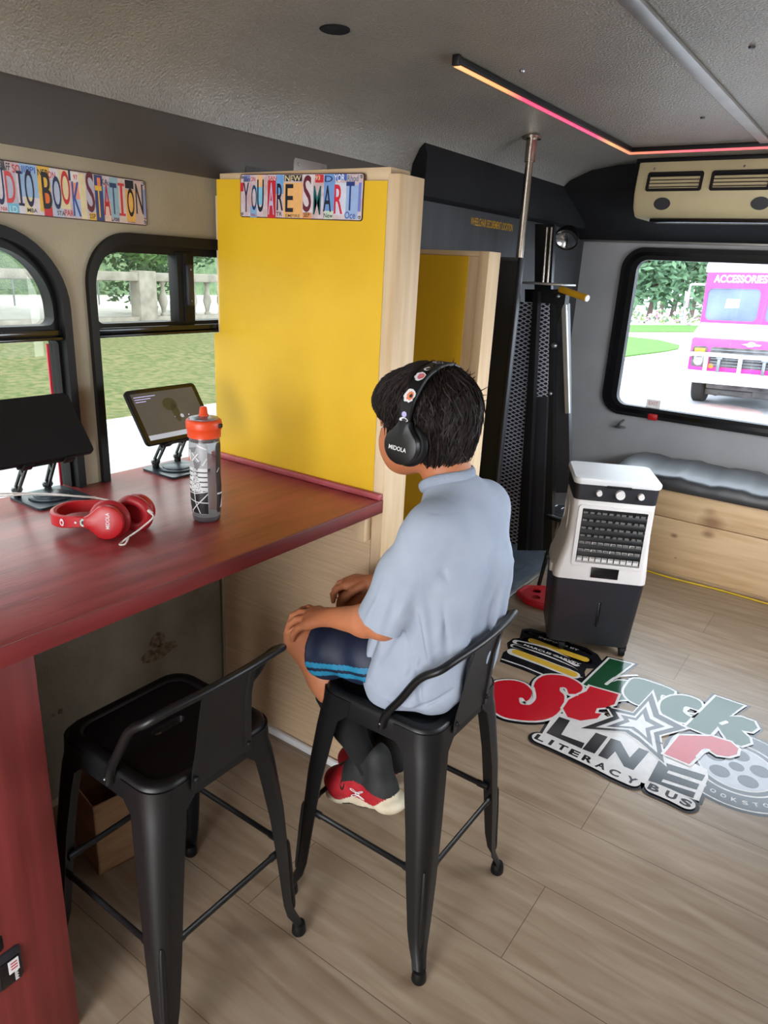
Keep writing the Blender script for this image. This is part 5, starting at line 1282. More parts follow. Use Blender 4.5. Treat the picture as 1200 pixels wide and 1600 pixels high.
# ================================================================ SOFT BODIES (signed distance fields meshed by surface nets)
class SDF:
    def __init__(s, lo, hi, h):
        s.lo = np.array(lo, float); s.h = h
        s.n = np.ceil((np.array(hi) - s.lo) / h).astype(int) + 1
        s.F = np.full(s.n, .08, np.float32)
    def sub(s, lo, hi, mg=.03):
        a = np.maximum(np.floor((np.array(lo) - mg - s.lo) / s.h).astype(int), 0); b = np.minimum(np.ceil((np.array(hi) + mg - s.lo) / s.h).astype(int) + 1, s.n)
        if (b <= a).any(): return None, None
        X = [(s.lo[i] + s.h * np.arange(a[i], b[i])).astype(np.float32) for i in range(3)]
        return tuple(slice(a[i], b[i]) for i in range(3)), (X[0][:, None, None], X[1][None, :, None], X[2][None, None, :])
    def comb(s, sl, d, k, mode='u'):
        F = s.F[sl]
        if mode == 'u':
            if k <= 0: s.F[sl] = np.minimum(F, d); return
            hh = np.clip(.5 + .5 * (F - d) / k, 0, 1); s.F[sl] = F * (1 - hh) + d * hh - k * hh * (1 - hh)
        else:
            d = -d; k = max(k, 1e-5)
            hh = np.clip(.5 - .5 * (F - d) / k, 0, 1); s.F[sl] = F * (1 - hh) + d * hh + k * hh * (1 - hh)
    def cap(s, a, b, ra, rb=None, k=.01, mode='u', sc=None):
        rb = ra if rb is None else rb; a = np.array(a, float); b = np.array(b, float); R_ = max(ra, rb)
        sl, X = s.sub(np.minimum(a, b) - R_, np.maximum(a, b) + R_)
        if sl is None: return s
        ba = b - a; L2 = float(ba @ ba) + 1e-12
        p = [X[i] - a[i] for i in range(3)]
        t = np.clip((p[0] * ba[0] + p[1] * ba[1] + p[2] * ba[2]) / L2, 0, 1)
        d = np.sqrt((p[0] - ba[0] * t) ** 2 + (p[1] - ba[1] * t) ** 2 + (p[2] - ba[2] * t) ** 2) - (ra + (rb - ra) * t)
        s.comb(sl, d, k, mode); return s
    def ell(s, c, r, k=.01, mode='u', rot=None):
        c = np.array(c, float); r = np.array(r, float); R_ = r.max()
        sl, X = s.sub(c - R_, c + R_)
        if sl is None: return s
        p = [X[i] - c[i] for i in range(3)]
        if rot is not None:
            m3 = np.array(rot.to_3x3().transposed()) if hasattr(rot, 'to_3x3') else rot
            p = [m3[i][0] * p[0] + m3[i][1] * p[1] + m3[i][2] * p[2] for i in range(3)]
        k0 = np.sqrt((p[0] / r[0]) ** 2 + (p[1] / r[1]) ** 2 + (p[2] / r[2]) ** 2)
        k1 = np.sqrt((p[0] / r[0] ** 2) ** 2 + (p[1] / r[1] ** 2) ** 2 + (p[2] / r[2] ** 2) ** 2) + 1e-9
        s.comb(sl, k0 * (k0 - 1) / k1, k, mode); return s
    def chain(s, pts, rs, k=.01, mode='u'):
        for i in range(len(pts) - 1): s.cap(pts[i], pts[i + 1], rs[i], rs[i + 1], k, mode)
        return s
    def plane(s, n, d0, k=.002):
        """keep the side where n.x < d0"""
        n = np.array(n, float); n /= np.linalg.norm(n)
        X = [(s.lo[i] + s.h * np.arange(s.n[i])).astype(np.float32) for i in range(3)]
        d = n[0] * X[0][:, None, None] + n[1] * X[1][None, :, None] + n[2] * X[2][None, None, :] - d0
        hh = np.clip(.5 - .5 * (s.F - d) / k, 0, 1); s.F = s.F * (1 - hh) + d * hh + k * hh * (1 - hh); return s
    def disp(s, fn, lo, hi):
        sl, X = s.sub(lo, hi, 0); s.F[sl] = s.F[sl] + fn(*X).astype(np.float32); return s
    def mesh(s):
        F = s.F; F[0] = F[-1] = .05; F[:, 0] = F[:, -1] = .05; F[:, :, 0] = F[:, :, -1] = .05
        ins = F < 0; n = F.shape
        cnt = np.zeros((n[0] - 1, n[1] - 1, n[2] - 1), np.int8)
        for i in (0, 1):
            for j in (0, 1):
                for k in (0, 1): cnt += ins[i:n[0] - 1 + i, j:n[1] - 1 + j, k:n[2] - 1 + k]
        idx = np.argwhere((cnt > 0) & (cnt < 8)); N_ = len(idx)
        ID = np.full(cnt.shape, -1, np.int32); ID[idx[:, 0], idx[:, 1], idx[:, 2]] = np.arange(N_)
        co = [(i, j, k) for i in (0, 1) for j in (0, 1) for k in (0, 1)]
        V = {c: F[idx[:, 0] + c[0], idx[:, 1] + c[1], idx[:, 2] + c[2]] for c in co}
        acc = np.zeros((N_, 3)); w = np.zeros(N_)
        for c in co:
            for ax in range(3):
                if c[ax]: continue
                c2_ = list(c); c2_[ax] = 1; c2_ = tuple(c2_)
                a, b = V[c], V[c2_]; cr = (a < 0) != (b < 0)
                t = np.where(cr, a / np.where(a == b, 1, a - b), 0)
                p = np.tile(np.array(c, float), (N_, 1)); p[:, ax] += t
                acc[cr] += p[cr]; w[cr] += 1
        verts = s.lo + (idx + acc / w[:, None]) * s.h
        faces = []
        for ax in range(3):
            o1, o2 = (ax + 1) % 3, (ax + 2) % 3
            sl0 = [slice(1, n[i] - 1) for i in range(3)]; sl1 = list(sl0); sl0[ax] = slice(0, n[ax] - 1); sl1[ax] = slice(1, n[ax])
            A_, B_ = ins[tuple(sl0)], ins[tuple(sl1)]
            e = np.argwhere(A_ != B_)
            if not len(e): continue
            off = np.ones(3, int); off[ax] = 0; e = e + off
            inside = ins[e[:, 0], e[:, 1], e[:, 2]]
            def q(d1, d2):
                c = e.copy(); c[:, o1] -= d1; c[:, o2] -= d2; return ID[c[:, 0], c[:, 1], c[:, 2]]
            Q = np.stack([q(1, 1), q(0, 1), q(0, 0), q(1, 0)], 1)
            Q[~inside] = Q[~inside][:, ::-1]
            faces.append(Q)
        return verts, np.concatenate(faces)
def smooth_verts(V, Fq, it=2, lam=.5):
    n = len(V)
    E_ = np.concatenate([Fq[:, [0, 1]], Fq[:, [1, 2]], Fq[:, [2, 3]], Fq[:, [3, 0]]]); E_ = np.concatenate([E_, E_[:, ::-1]])
    deg = np.bincount(E_[:, 0], minlength=n).astype(float)
    for _ in range(it):
        for l_ in (lam, -lam * 1.04):
            A_ = np.stack([np.bincount(E_[:, 0], weights=V[E_[:, 1], i], minlength=n) for i in range(3)], 1) / deg[:, None]
            V = V + l_ * (A_ - V)
    return V
def np_mesh(name, V, Fq, mats, parent, fmat=None):
    me = bpy.data.meshes.new(name)
    o3 = np.array(WM[parent.name].translation) if parent is not None else np.zeros(3)
    V = V - o3
    me.vertices.add(len(V)); me.vertices.foreach_set('co', V.astype(np.float32).ravel())
    me.loops.add(Fq.size); me.loops.foreach_set('vertex_index', Fq.astype(np.int32).ravel())
    me.polygons.add(len(Fq)); me.polygons.foreach_set('loop_start', np.arange(0, Fq.size, 4, dtype=np.int32)); me.polygons.foreach_set('loop_total', np.full(len(Fq), 4, np.int32))
    if fmat is not None: me.polygons.foreach_set('material_index', fmat.astype(np.int32))
    me.update(calc_edges=True); me.validate()
    me.polygons.foreach_set('use_smooth', np.ones(len(me.polygons), bool))
    for m_ in mats: me.materials.append(M[m_] if isinstance(m_, str) else m_)
    o = bpy.data.objects.new(name, me); C.objects.link(o)
    if parent is not None: o.parent = parent; WM[o.name] = WM[parent.name]
    return o
def submesh(V, Fq, sel):
    Fs = Fq[sel]; u, inv = np.unique(Fs, return_inverse=True); return V[u], inv.reshape(Fs.shape)
def vnormals(V, Fq):
    a = V[Fq[:, 2]] - V[Fq[:, 0]]; b = V[Fq[:, 3]] - V[Fq[:, 1]]; n_ = np.cross(a, b)
    N_ = np.zeros_like(V)
    for i in range(4): np.add.at(N_, Fq[:, i], n_)
    return N_ / (np.linalg.norm(N_, axis=1)[:, None] + 1e-12)

# ================================================================ THE CHILD
ch = empty('person', (-.80, 1.325, .653), 'seated child in a pale blue t-shirt facing the window with hands on the knees', 'person')
HC = np.array((-.810, 1.33, 1.312))       # head centre
def hd_(x, y, z): return HC + np.array((x, y, z))
b = SDF((-1.19, 1.07, .23), (-.55, 1.58, 1.45), .0028)
# torso core (inside the shirt)
b.ell((-.745, 1.33, .75), (.095, .135, .09), .02).ell((-.725, 1.33, .90), (.075, .11, .14), .03).ell((-.705, 1.33, 1.05), (.078, .125, .11), .03)
b.cap((-.70, 1.25, 1.095), (-.70, 1.41, 1.095), .042, .042, .03)
# neck
b.cap((-.712, 1.33, 1.12), (-.775, 1.33, 1.25), .058, .054, .02)
# head
b.ell(hd_(.006, 0, .022), (.098, .077, .084), .01)
b.ell(hd_(-.034, 0, -.050), (.066, .062, .078), .03)
b.ell(hd_(-.060, 0, -.105), (.040, .040, .034), .03)       # chin
b.ell(hd_(-.058, -.030, -.062), (.042, .032, .045), .025); b.ell(hd_(-.058, .030, -.062), (.042, .032, .045), .025)   # cheeks
b.ell(hd_(-.096, 0, -.016), (.012, .045, .014), .012)      # brow
b.cap(hd_(-.100, 0, -.028), hd_(-.114, 0, -.054), .0075, .0105, .010)   # nose
b.ell(hd_(-.110, -.009, -.058), (.008, .007, .006), .005); b.ell(hd_(-.110, .009, -.058), (.008, .007, .006), .005)
b.cap(hd_(-.1005, -.012, -.081), hd_(-.1005, .012, -.081), .0055, .0055, .005); b.cap(hd_(-.099, -.010, -.090), hd_(-.099, .010, -.090), .0058, .0058, .005)   # lips
for s_ in (-1, 1):
    b.ell(hd_(-.098, s_ * .032, -.030), (.014, .014, .009), .010, 'd')
    b.ell(hd_(.0, s_ * .080, -.036), (.017, .010, .028), .006)            # ears
# arms: left (near) and right
SL, EL, WL = (-.712, 1.205, 1.095), (-.785, 1.163, .880), (-.940, 1.176, .835)
SR, ER, WR = (-.712, 1.455, 1.095), (-.805, 1.490, .880), (-.995, 1.432, .818)
for S_, E__, W__ in ((SL, EL, WL), (SR, ER, WR)):
    mid = tuple(np.array(E__) * .65 + np.array(W__) * .35)
    b.chain([S_, E__], [.044, .037], .02).chain([E__, mid, W__], [.037, .036, .0235], .015)
# legs
for s_, hy, ky, az in ((-1, 1.245, 1.218, 0), (1, 1.415, 1.445, 0)):
    K = (-1.052, ky, .725) if s_ < 0 else (-1.065, ky, .722)
    A_ = (-.868, 1.262, .375) if s_ < 0 else (-.930, 1.405, .330)
    kb = np.array(K); aa = np.array(A_)
    b.chain([(-.76, hy, .740), K], [.066, .053], .02)
    b.ell((K[0] - .010, K[1], K[2] + .004), (.046, .046, .046), .02)
    b.chain([tuple(kb + (.0, 0, -.01)), tuple(kb * .72 + aa * .28 + (.012, 0, 0)), tuple(kb * .35 + aa * .65), A_], [.050, .050, .034, .025], .02)
    fd = np.array((-.105, 0, -.045)); b.chain([A_, tuple(aa + fd * .3 + (0, 0, -.025)), tuple(aa + fd * .8 + (0, 0, -.030))], [.024, .020, .014], .02)
# hands
def hand(Wr, palm_c, knuckles, tips, thumb, side, r0=.0088):
    Wr = np.array(Wr); kn = [np.array(k) for k in knuckles]
    for i, k in enumerate(kn):
        b.cap(Wr + (k - Wr) * .25, k, .0165, .0125, .012)
    for i in range(3): b.cap(tuple((kn[i] * .85 + Wr * .15)), tuple((kn[i + 1] * .85 + Wr * .15)), .0125, .0125, .010)
    for k, (m1, m2, tp_) in zip(kn, tips):
        b.chain([tuple(k), m1, m2, tp_], [.0098, .0088, .0080, .0068], .0035)
    b.chain(thumb, [.0125, .0105, .0092, .0078], .006)
# left hand draped over the left knee (index on the inside of the knee)
hand(WL, None, [(-1.006, 1.158, .800), (-1.018, 1.178, .806), (-1.026, 1.199, .809), (-1.022, 1.220, .808)],
     [((-1.028, 1.154, .782), (-1.042, 1.155, .762), (-1.047, 1.158, .744)),
      ((-1.048, 1.172, .793), (-1.070, 1.172, .772), (-1.081, 1.175, .750)),
      ((-1.058, 1.197, .800), (-1.084, 1.200, .782), (-1.097, 1.203, .760)),
      ((-1.054, 1.226, .802), (-1.080, 1.232, .787), (-1.095, 1.236, .768))],
     [(-.965, 1.195, .822), (-.985, 1.222, .808), (-1.000, 1.243, .790), (-1.010, 1.256, .772)], -1)
# right hand curled on the right thigh
hand(WR, None, [(-1.068, 1.452, .800), (-1.076, 1.433, .805), (-1.078, 1.413, .805), (-1.070, 1.394, .801)],
     [((-1.092, 1.456, .788), (-1.108, 1.458, .766), (-1.110, 1.458, .746)),
      ((-1.102, 1.434, .792), (-1.119, 1.434, .768), (-1.120, 1.434, .746)),
      ((-1.104, 1.411, .791), (-1.119, 1.409, .767), (-1.119, 1.409, .745)),
      ((-1.094, 1.391, .787), (-1.108, 1.388, .764), (-1.106, 1.388, .744))],
     [(-1.020, 1.405, .812), (-1.040, 1.386, .796), (-1.054, 1.376, .778), (-1.062, 1.374, .762)], 1)
V, Q = b.mesh(); V = smooth_verts(V, Q, 2)
body = np_mesh('body', V, Q, ['skin'], ch)
BODY_V = V
# lips and eyes
M['lip'] = mat('lips', (176, 96, 78), .45)
g = G(); g.m('lip'); g.tube([hd_(-.094, -.021, -.086), hd_(-.1055, -.008, -.0825), hd_(-.1045, 0, -.084), hd_(-.1055, .008, -.0825), hd_(-.094, .021, -.086)], [.0012, .0034, .0030, .0034, .0012], 8)
g.tube([hd_(-.094, -.020, -.087), hd_(-.1040, -.007, -.0905), hd_(-.1045, .007, -.0905), hd_(-.094, .020, -.087)], [.0012, .0042, .0042, .0012], 8); g.out('lips', None, ch)
for s_ in (-1, 1):
    g = G(); g.sphere(hd_(-.086, s_ * .032, -.030), .0115, 10); ey = g.out('eye', mat('eye_white', (206, 196, 190), .3), ch)
    g = G(); g.sphere(hd_(-.0908, s_ * .032, -.030), .0072, 8); g.out('iris', mat('dark_iris', (36, 22, 16), .2), ey)
    g = G(); g.m('skin'); g.tube([hd_(-.0925, s_ * .020, -.026), hd_(-.1000, s_ * .031, -.0215), hd_(-.0915, s_ * .044, -.026)], .0032, 8, smooth=4); g.tube([hd_(-.0925, s_ * .021, -.035), hd_(-.0975, s_ * .032, -.0385), hd_(-.0905, s_ * .043, -.035)], .0028, 8, smooth=4); g.out('eyelids', None, ey)
    g = G(); g.tube([hd_(-.1005, s_ * .018, -.012), hd_(-.1035, s_ * .030, -.008), hd_(-.096, s_ * .046, -.012)], .0022, 6, smooth=3); g.out('eyebrow', 'hair', ch)

# shirt
s = SDF((-.93, 1.06, .64), (-.54, 1.60, 1.24), .003)
s.ell((-.752, 1.33, .735), (.122, .170, .12), .02)
s.ell((-.732, 1.33, .87), (.108, .148, .17), .04)
s.ell((-.705, 1.33, 1.02), (.105, .148, .15), .04)
s.cap((-.698, 1.235, 1.105), (-.698, 1.425, 1.105), .058, .058, .04)
s.cap((-.728, 1.33, 1.150), (-.706, 1.25, 1.118), .058, .048, .03).cap((-.728, 1.33, 1.150), (-.706, 1.41, 1.118), .058, .048, .03)
s.cap((-.690, 1.245, .72), (-.680, 1.235, .98), .060, .060, .04).cap((-.686, 1.42, .72), (-.680, 1.425, .98), .060, .060, .04)
s.cap((-.792, 1.232, .70), (-.785, 1.235, .88), .074, .064, .03).cap((-.792, 1.428, .70), (-.785, 1.425, .88), .074, .064, .03)
for S_, E__ in ((SL, EL), (SR, ER)):
    S_ = np.array(S_); E__ = np.array(E__); d = E__ - S_
    s2 = SDF((-.93, 1.06, .64), (-.54, 1.60, 1.24), .003)
    s2.chain([tuple(S_ + d * .0 + (0, 0, .005)), tuple(S_ + d * .45), tuple(S_ + d * 1.15)], [.056, .059, .064], .03)
    dn = d / np.linalg.norm(d); e0 = E__ - dn * .004
    s2.plane(tuple(dn), float(dn @ e0), .003)
    s2.cap(tuple(e0 + dn * .03), tuple(e0 - dn * .012), .050, .047, .002, 'd')
    hh = np.clip(.5 + .5 * (s.F - s2.F) / .028, 0, 1); s.F = (s.F * (1 - hh) + s2.F * hh - .028 * hh * (1 - hh)).astype(np.float32)
# folds: soft ridges (+) and creases (-) along lines on the cloth
FOLDS = [((-.70, 1.17, 1.00), (-.66, 1.17, .80), .010, .012, 1), ((-.745, 1.16, .98), (-.72, 1.16, .76), .010, .010, -1), ((-.765, 1.17, .93), (-.80, 1.17, .74), .012, .012, 1), ((-.80, 1.17, .86), (-.84, 1.18, .70), .009, .009, -1),
    ((-.735, 1.165, .90), (-.815, 1.17, .72), .008, .008, 1), ((-.66, 1.19, .84), (-.76, 1.17, .71), .010, .009, 1), ((-.63, 1.24, .78), (-.74, 1.18, .685), .009, .009, 1), ((-.63, 1.22, .74), (-.71, 1.17, .675), .007, .007, -1),
    ((-.80, 1.17, .705), (-.70, 1.17, .69), .008, .007, 1), ((-.61, 1.26, 1.02), (-.64, 1.24, .76), .014, .012, 1), ((-.60, 1.31, 1.05), (-.625, 1.29, .72), .013, .012, -1), ((-.595, 1.37, 1.05), (-.62, 1.36, .72), .013, .012, 1), ((-.60, 1.43, 1.0), (-.63, 1.41, .72), .013, .011, -1), ((-.62, 1.46, .98), (-.65, 1.45, .72), .013, .011, 1),
    ((-.66, 1.19, 1.03), (-.62, 1.25, .93), .010, .009, -1), ((-.76, 1.11, 1.00), (-.79, 1.10, .90), .010, .008, 1), ((-.73, 1.13, .99), (-.745, 1.11, .89), .009, .008, -1), ((-.70, 1.16, 1.04), (-.72, 1.12, .92), .010, .009, 1), ((-.655, 1.20, .97), (-.64, 1.20, .83), .009, .008, -1), ((-.70, 1.175, .82), (-.68, 1.18, .69), .008, .008, -1), ((-.64, 1.30, .74), (-.645, 1.42, .74), .010, .009, 1)]
def folds(X, Y, Z):
    f = 0
    for a, b2, w_, amp, sg in FOLDS:
        a = np.array(a); ba = np.array(b2) - a; t_ = np.clip(((X - a[0]) * ba[0] + (Y - a[1]) * ba[1] + (Z - a[2]) * ba[2]) / float(ba @ ba), 0, 1)
        d2 = (X - a[0] - ba[0] * t_) ** 2 + ((Y - a[1] - ba[1] * t_) * .6) ** 2 + (Z - a[2] - ba[2] * t_) ** 2
        f = f - sg * amp * np.where(Y < 1.15, .7, 1.3) * np.exp(-d2 / (.75 * w_ * w_)) * (.35 + .65 * np.sin(np.pi * np.clip(t_, .04, .96)))
    f = f + .0013 * np.sin(X * 41 + 3 * np.sin(Z * 23) + Y * 19) + .0010 * np.sin(Z * 57 + 2.5 * np.sin(X * 37 + Y * 29))
    return f
s.disp(folds, (-.93, 1.06, .64), (-.54, 1.60, 1.15))
s.plane((0, 0, -1), -.656, .004)
V, Q = s.mesh(); V = smooth_verts(V, Q, 3)
np_mesh('t_shirt', V, Q, ['shirt'], ch)
SHV = V
# ribbed collar
nk = Vector((-.748, 1.33, 1.184)); nd = Vector((-.46, 0, .89)).normalized(); nu = Vector((0, 1, 0)); nv_ = nd.cross(nu)
g = G(); cpts = []
for i in range(36):
    a = 2 * PI * i / 36; cpts.append(nk + nu * math.cos(a) * .061 + nv_ * math.sin(a) * .060 + nd * (.006 * math.cos(2 * a)))
g.tube(cpts, .0115, 12, closed=True, flat=(tuple(nd), .50)); g.out('collar', 'collar', ch)

# shorts
t = SDF((-1.12, 1.10, .60), (-.60, 1.55, .88), .003)
t.ell((-.755, 1.33, .735), (.105, .140, .09), .02)
for K, hy in (((-1.010, 1.222, .722), 1.25), ((-1.015, 1.440, .722), 1.41)):
    t.chain([(-.76, hy, .742), K], [.076, .066], .02)
    t.cap((K[0], K[1], K[2] - .004), (K[0] + .03, K[1], K[2] - .012), .068, .070, .01)
t.disp(lambda X, Y, Z: .0025 * np.sin((X * 1.2 + Z * .8) * 60 + 2 * np.sin(Y * 30)), (-1.12, 1.10, .60), (-.60, 1.55, .88))
t.plane((-1, 0, -.10), .928, .003)
t.plane((0, 0, -1), -.653, .004)
V, Q = t.mesh(); V = smooth_verts(V, Q, 3)
np_mesh('shorts', V, Q, ['navy'], ch)
N_ = vnormals(V, Q); Cn = V[Q].mean(1); Nn = N_[Q].mean(1)
for z0 in (.700, .676):
    zc = Cn[:, 2] - (Cn[:, 0] + .984) * .24
    sel = (np.abs(zc - z0) < .0075) & (Nn[:, 1] < -.2) & (Cn[:, 0] < -.72) & (Cn[:, 1] < 1.24)
    if sel.sum() > 5:
        v_, q_ = submesh(V + N_ * .0012, Q, sel); np_mesh('side_stripe', v_, q_, ['teal'], ch)

# socks and shoes
for s_ in (-1, 1):
    K = np.array((-1.052, 1.218, .725) if s_ < 0 else (-1.065, 1.445, .722)); A_ = np.array((-.868, 1.262, .375) if s_ < 0 else (-.930, 1.405, .330))
    k = SDF((-1.10, 1.16, .26), (-.78, 1.50, .64), .0028)
    k.chain([tuple(K * .62 + A_ * .38 + (.010, 0, 0)), tuple(K * .35 + A_ * .65), tuple(A_ + (0, 0, .01)), tuple(A_ + (.0, 0, -.035))], [.052, .040, .028, .024], .02)
    k.plane((0, 0, 1), .575, .004)
    V, Q = k.mesh(); V = smooth_verts(V, Q, 2); np_mesh('sock', V, Q, ['sock'], ch)
    # shoe, local: x forward (toe), z up, built along the foot direction
    fx = Vector((-.955, -.02 * s_, -.26)).normalized(); fy_ = Vector((0, 1, 0)); fy_ = (fy_ - fx * fy_.dot(fx)).normalized(); fz = fx.cross(fy_)
    if fz.z < 0: fz = -fz
    O = Vector(tuple(A_)) - fz * .0855 + fx * .008
    k = SDF((-.11, -.07, -.02), (.20, .07, .14), .0022)
    k.ell((-.045, 0, .030), (.044, .036, .036), .02).ell((.02, 0, .032), (.075, .036, .034), .03).ell((.095, -.0, .028), (.058, .044, .032), .03)
    k.cap((-.040, 0, .05), (-.045, 0, .098), .038, .036, .02).cap((.02, 0, .055), (-.005, 0, .095), .034, .032, .02)
    k.cap((.075, 0, .038), (.02, 0, .075), .030, .028, .02)
    k.cap((-.022, 0, .085), (-.022, 0, .125), .030, .031, .004, 'd')
    # midsole
    k.ell((-.060, 0, .012), (.048, .043, .021), .006).ell((.02, 0, .006), (.06, .038, .014), .01).ell((.092, 0, .006), (.060, .049, .016), .008)
    k.plane((0, 0, -1), .008, .003)
    V, Q = k.mesh(); V = smooth_verts(V, Q, 2)
    Cn = V[Q].mean(1); x_, y_, z_ = Cn.T
    solez = .016 + .014 * np.clip((-x_ - .03) / .06, 0, 1) - .004 * np.clip((x_ - .02) / .1, 0, 1) + .004 * np.sin(x_ * 60)
    fm = np.ones(len(Q), int)
    fm[z_ < solez] = 2
    blk_ = (z_ > solez) & (((z_ > .046 - .35 * np.clip(-.03 - x_, 0, .1) + .012 * np.clip(1 - np.abs(x_ - .02) / .05, 0, 1)) & (x_ < .062)) | ((np.abs(y_) < .014) & (x_ < .085) & (z_ > .04)))
    fm[blk_] = 0
    fm[(z_ < .004) & (x_ > -.01) & (x_ < .07)] = 0
    Vw = np.array([tuple(O + fx * p[0] + fy_ * p[1] + fz * p[2] * 1.32) for p in V])
    fzr = fz; fz = fz * 1.32
    if fx.cross(fy_).dot(fz) < 0: Q = Q[:, ::-1]
    sh = np_mesh('shoe', Vw, Q, ['shoe_blk', 'shoe_red', 'shoe_sole'], ch, fm)
    if s_ < 0: sh_frame = (O.copy(), fx.copy(), fy_.copy(), fz.copy()); sh_l = sh
    # laces
    g = G()
    for i in range(4):
        xx = .028 + i * .016; zz = .078 - i * .0095
        p = [O + fx * xx + fy_ * yy + fz * (zz - abs(yy) * .35) for yy in (-.024, -.012, 0, .012, .024)]
        g.tube(p, .0028, 6)
    g.tube([O + fx * .05 - fy_ * .022 + fz * .062, O + fx * .060 - fy_ * .034 + fz * .055, O + fx * .066 - fy_ * .040 + fz * .040, O + fx * .058 - fy_ * .044 + fz * .035, O + fx * .052 - fy_ * .034 + fz * .050], .0018, 6, smooth=4)
    g.out('laces', 'sock', sh)
# emblem on the near shoe: two interlocked curves
O, fx, fy_, fz = sh_frame
g = G()
def sp_(x, z, y=-.0395): return O + fx * (.012 + (x - .010) * 1.35) + fy_ * y + fz * (.031 + (z - .0335) * .62)
for a, b_ in (((.014, .047), 1), ((.014, .020), -1)):
    z0_ = a[1]
    g.tube([sp_(.026, z0_), sp_(.024, z0_ - .005 * b_), sp_(.010, .0335 + .003 * b_, -.0395), sp_(-.002, z0_ - .004 * b_), sp_(-.006, z0_ + .001 * b_), sp_(-.000, z0_ - .001 * b_ + .000), sp_(.010, .0335 + .006 * b_), sp_(.020, z0_ - .0), sp_(.026, z0_)], .0009, 6, smooth=3)
g.tube([sp_(.010 + .005 * math.cos(q), .0335 + .003 * math.sin(q)) for q in [2 * PI * i / 12 for i in range(12)]], .0009, 6, closed=True)
g.out('emblem', 'white', sh_l)

# hair: a close cap plus combed locks
hcap = SDF((-.95, 1.21, 1.17), (-.66, 1.45, 1.46), .003)
hcap.ell(hd_(.010, 0, .028), (.111, .089, .091), .01)
hcap.ell(hd_(.042, 0, -.030), (.072, .074, .085), .03)
hcap.ell(hd_(-.062, 0, .030), (.066, .072, .060), .02)
hcap.cap(hd_(-.045, -.070, .02), hd_(-.048, -.074, -.050), .014, .007, .015); hcap.cap(hd_(-.045, .070, .02), hd_(-.048, .074, -.050), .014, .007, .015)
hcap.ell(hd_(-.105, 0, -.062), (.060, .090, .058), .006, 'd')
hcap.ell(hd_(-.072, 0, -.120), (.075, .12, .070), .006, 'd')
V, Q = hcap.mesh(); V = smooth_verts(V, Q, 1)
hair = np_mesh('hair', V, Q, ['hair'], ch)
from mathutils.bvhtree import BVHTree
bvh = BVHTree.FromPolygons([tuple(v) for v in V], [tuple(int(i) for i in q) for q in Q])
g = G(); g.m('hair'); rd = random.Random(11)
crown = Vector(hd_(.035, .0, .118))
def head_pt(az, el, off):   # az measured from the face (-x), el from the horizontal
    d = Vector((-math.cos(el) * math.cos(az), math.cos(el) * math.sin(az), math.sin(el)))
    hit = bvh.ray_cast(HO + d * .3, -d)
    return HO + d * ((hit[0] - HO).length + off) if hit[0] is not None else None
HO = Vector(tuple(HC)) + Vector((.010, 0, .015))
for i in range(4200):
    az = rd.uniform(-PI, PI); el0 = math.asin(rd.uniform(-.75 if abs(az) > 1.9 else -.15, 1.0)); ln = rd.uniform(.3, .7)
    back = abs(az) > 1.9
    lo_el = -1.05 if back else (-.30 if abs(az) < 1.0 else -.55)
    pts = []; off0 = rd.uniform(.001, .006); fl = rd.uniform(-.004, .007); sw = rd.gauss(0, .12)
    for k_ in range(5):
        t_ = k_ / 4; el = max(lo_el, el0 - ln * t_); a_ = az + sw * t_ + .08 * math.sin(3 * t_ + i)
        q = head_pt(a_, el, off0 + fl * t_ * t_ - .0015)
        if q is not None: pts.append(q)
    if len(pts) < 5: continue
    g.tube(pts, [.0016, .0019, .0017, .0012, .0003], 3, flat=((0, 0, 1), 1.0))
for i in range(40):  # stray ends at the crown and back
    az = rd.uniform(1.9, 4.3); el = rd.uniform(.1, 1.2); p = head_pt(az, el, .002); d = (p - HO).normalized()
    tg = Vector((rd.uniform(-1, 1), rd.uniform(-1, 1), rd.uniform(-.5, 1))) * .5
    L_ = rd.uniform(.010, .024); g.tube([p, p + (d + tg * .4) * L_ * .5, p + (d + tg) * L_ * .9], [.0016, .0011, .0003], 4)
g.out('locks', None, hair)

# headphones on the child's head
c1 = Vector((-.783, 1.2110, 1.283)); c2 = Vector((-.783, 1.449, 1.283))
c1 = Vector((-.800, 1.2080, 1.270)); c2 = Vector((-.800, 1.452, 1.270))
top = Vector((-.782, 1.33, 1.430))
upv = Vector((.06, 0, 1)).normalized()
band = [c1 + upv * .040 + Vector((0, .012, 0)), c1 + upv * .066 + Vector((0, .012, 0)), (-.792, 1.226, 1.366), (-.786, 1.262, 1.411), top, (-.786, 1.398, 1.411), (-.792, 1.434, 1.366), c2 + upv * .066 - Vector((0, .012, 0)), c2 + upv * .040 - Vector((0, .012, 0))]
hp2, bp2, _ = headphones('headphones', 'black over-ear headphones with stickers worn by the child', 'blk', 'rubber', tuple(c1), [(c1, (0, -1, .04), upv), (c2, (0, 1, .04), upv)], band, ((1, 0, 0), .0165), cup_r=.042)
A = cup_axes(c1, (0, -1, .04), upv)
g = G(); g.m('white_ink'); g.text('MIDOLA', A @ Matrix.Translation((-.002, -.006, .0020)), .044, .0095, 0, .012); g.out('lettering', None, hp2, smooth=0, recalc=False)
g = G()
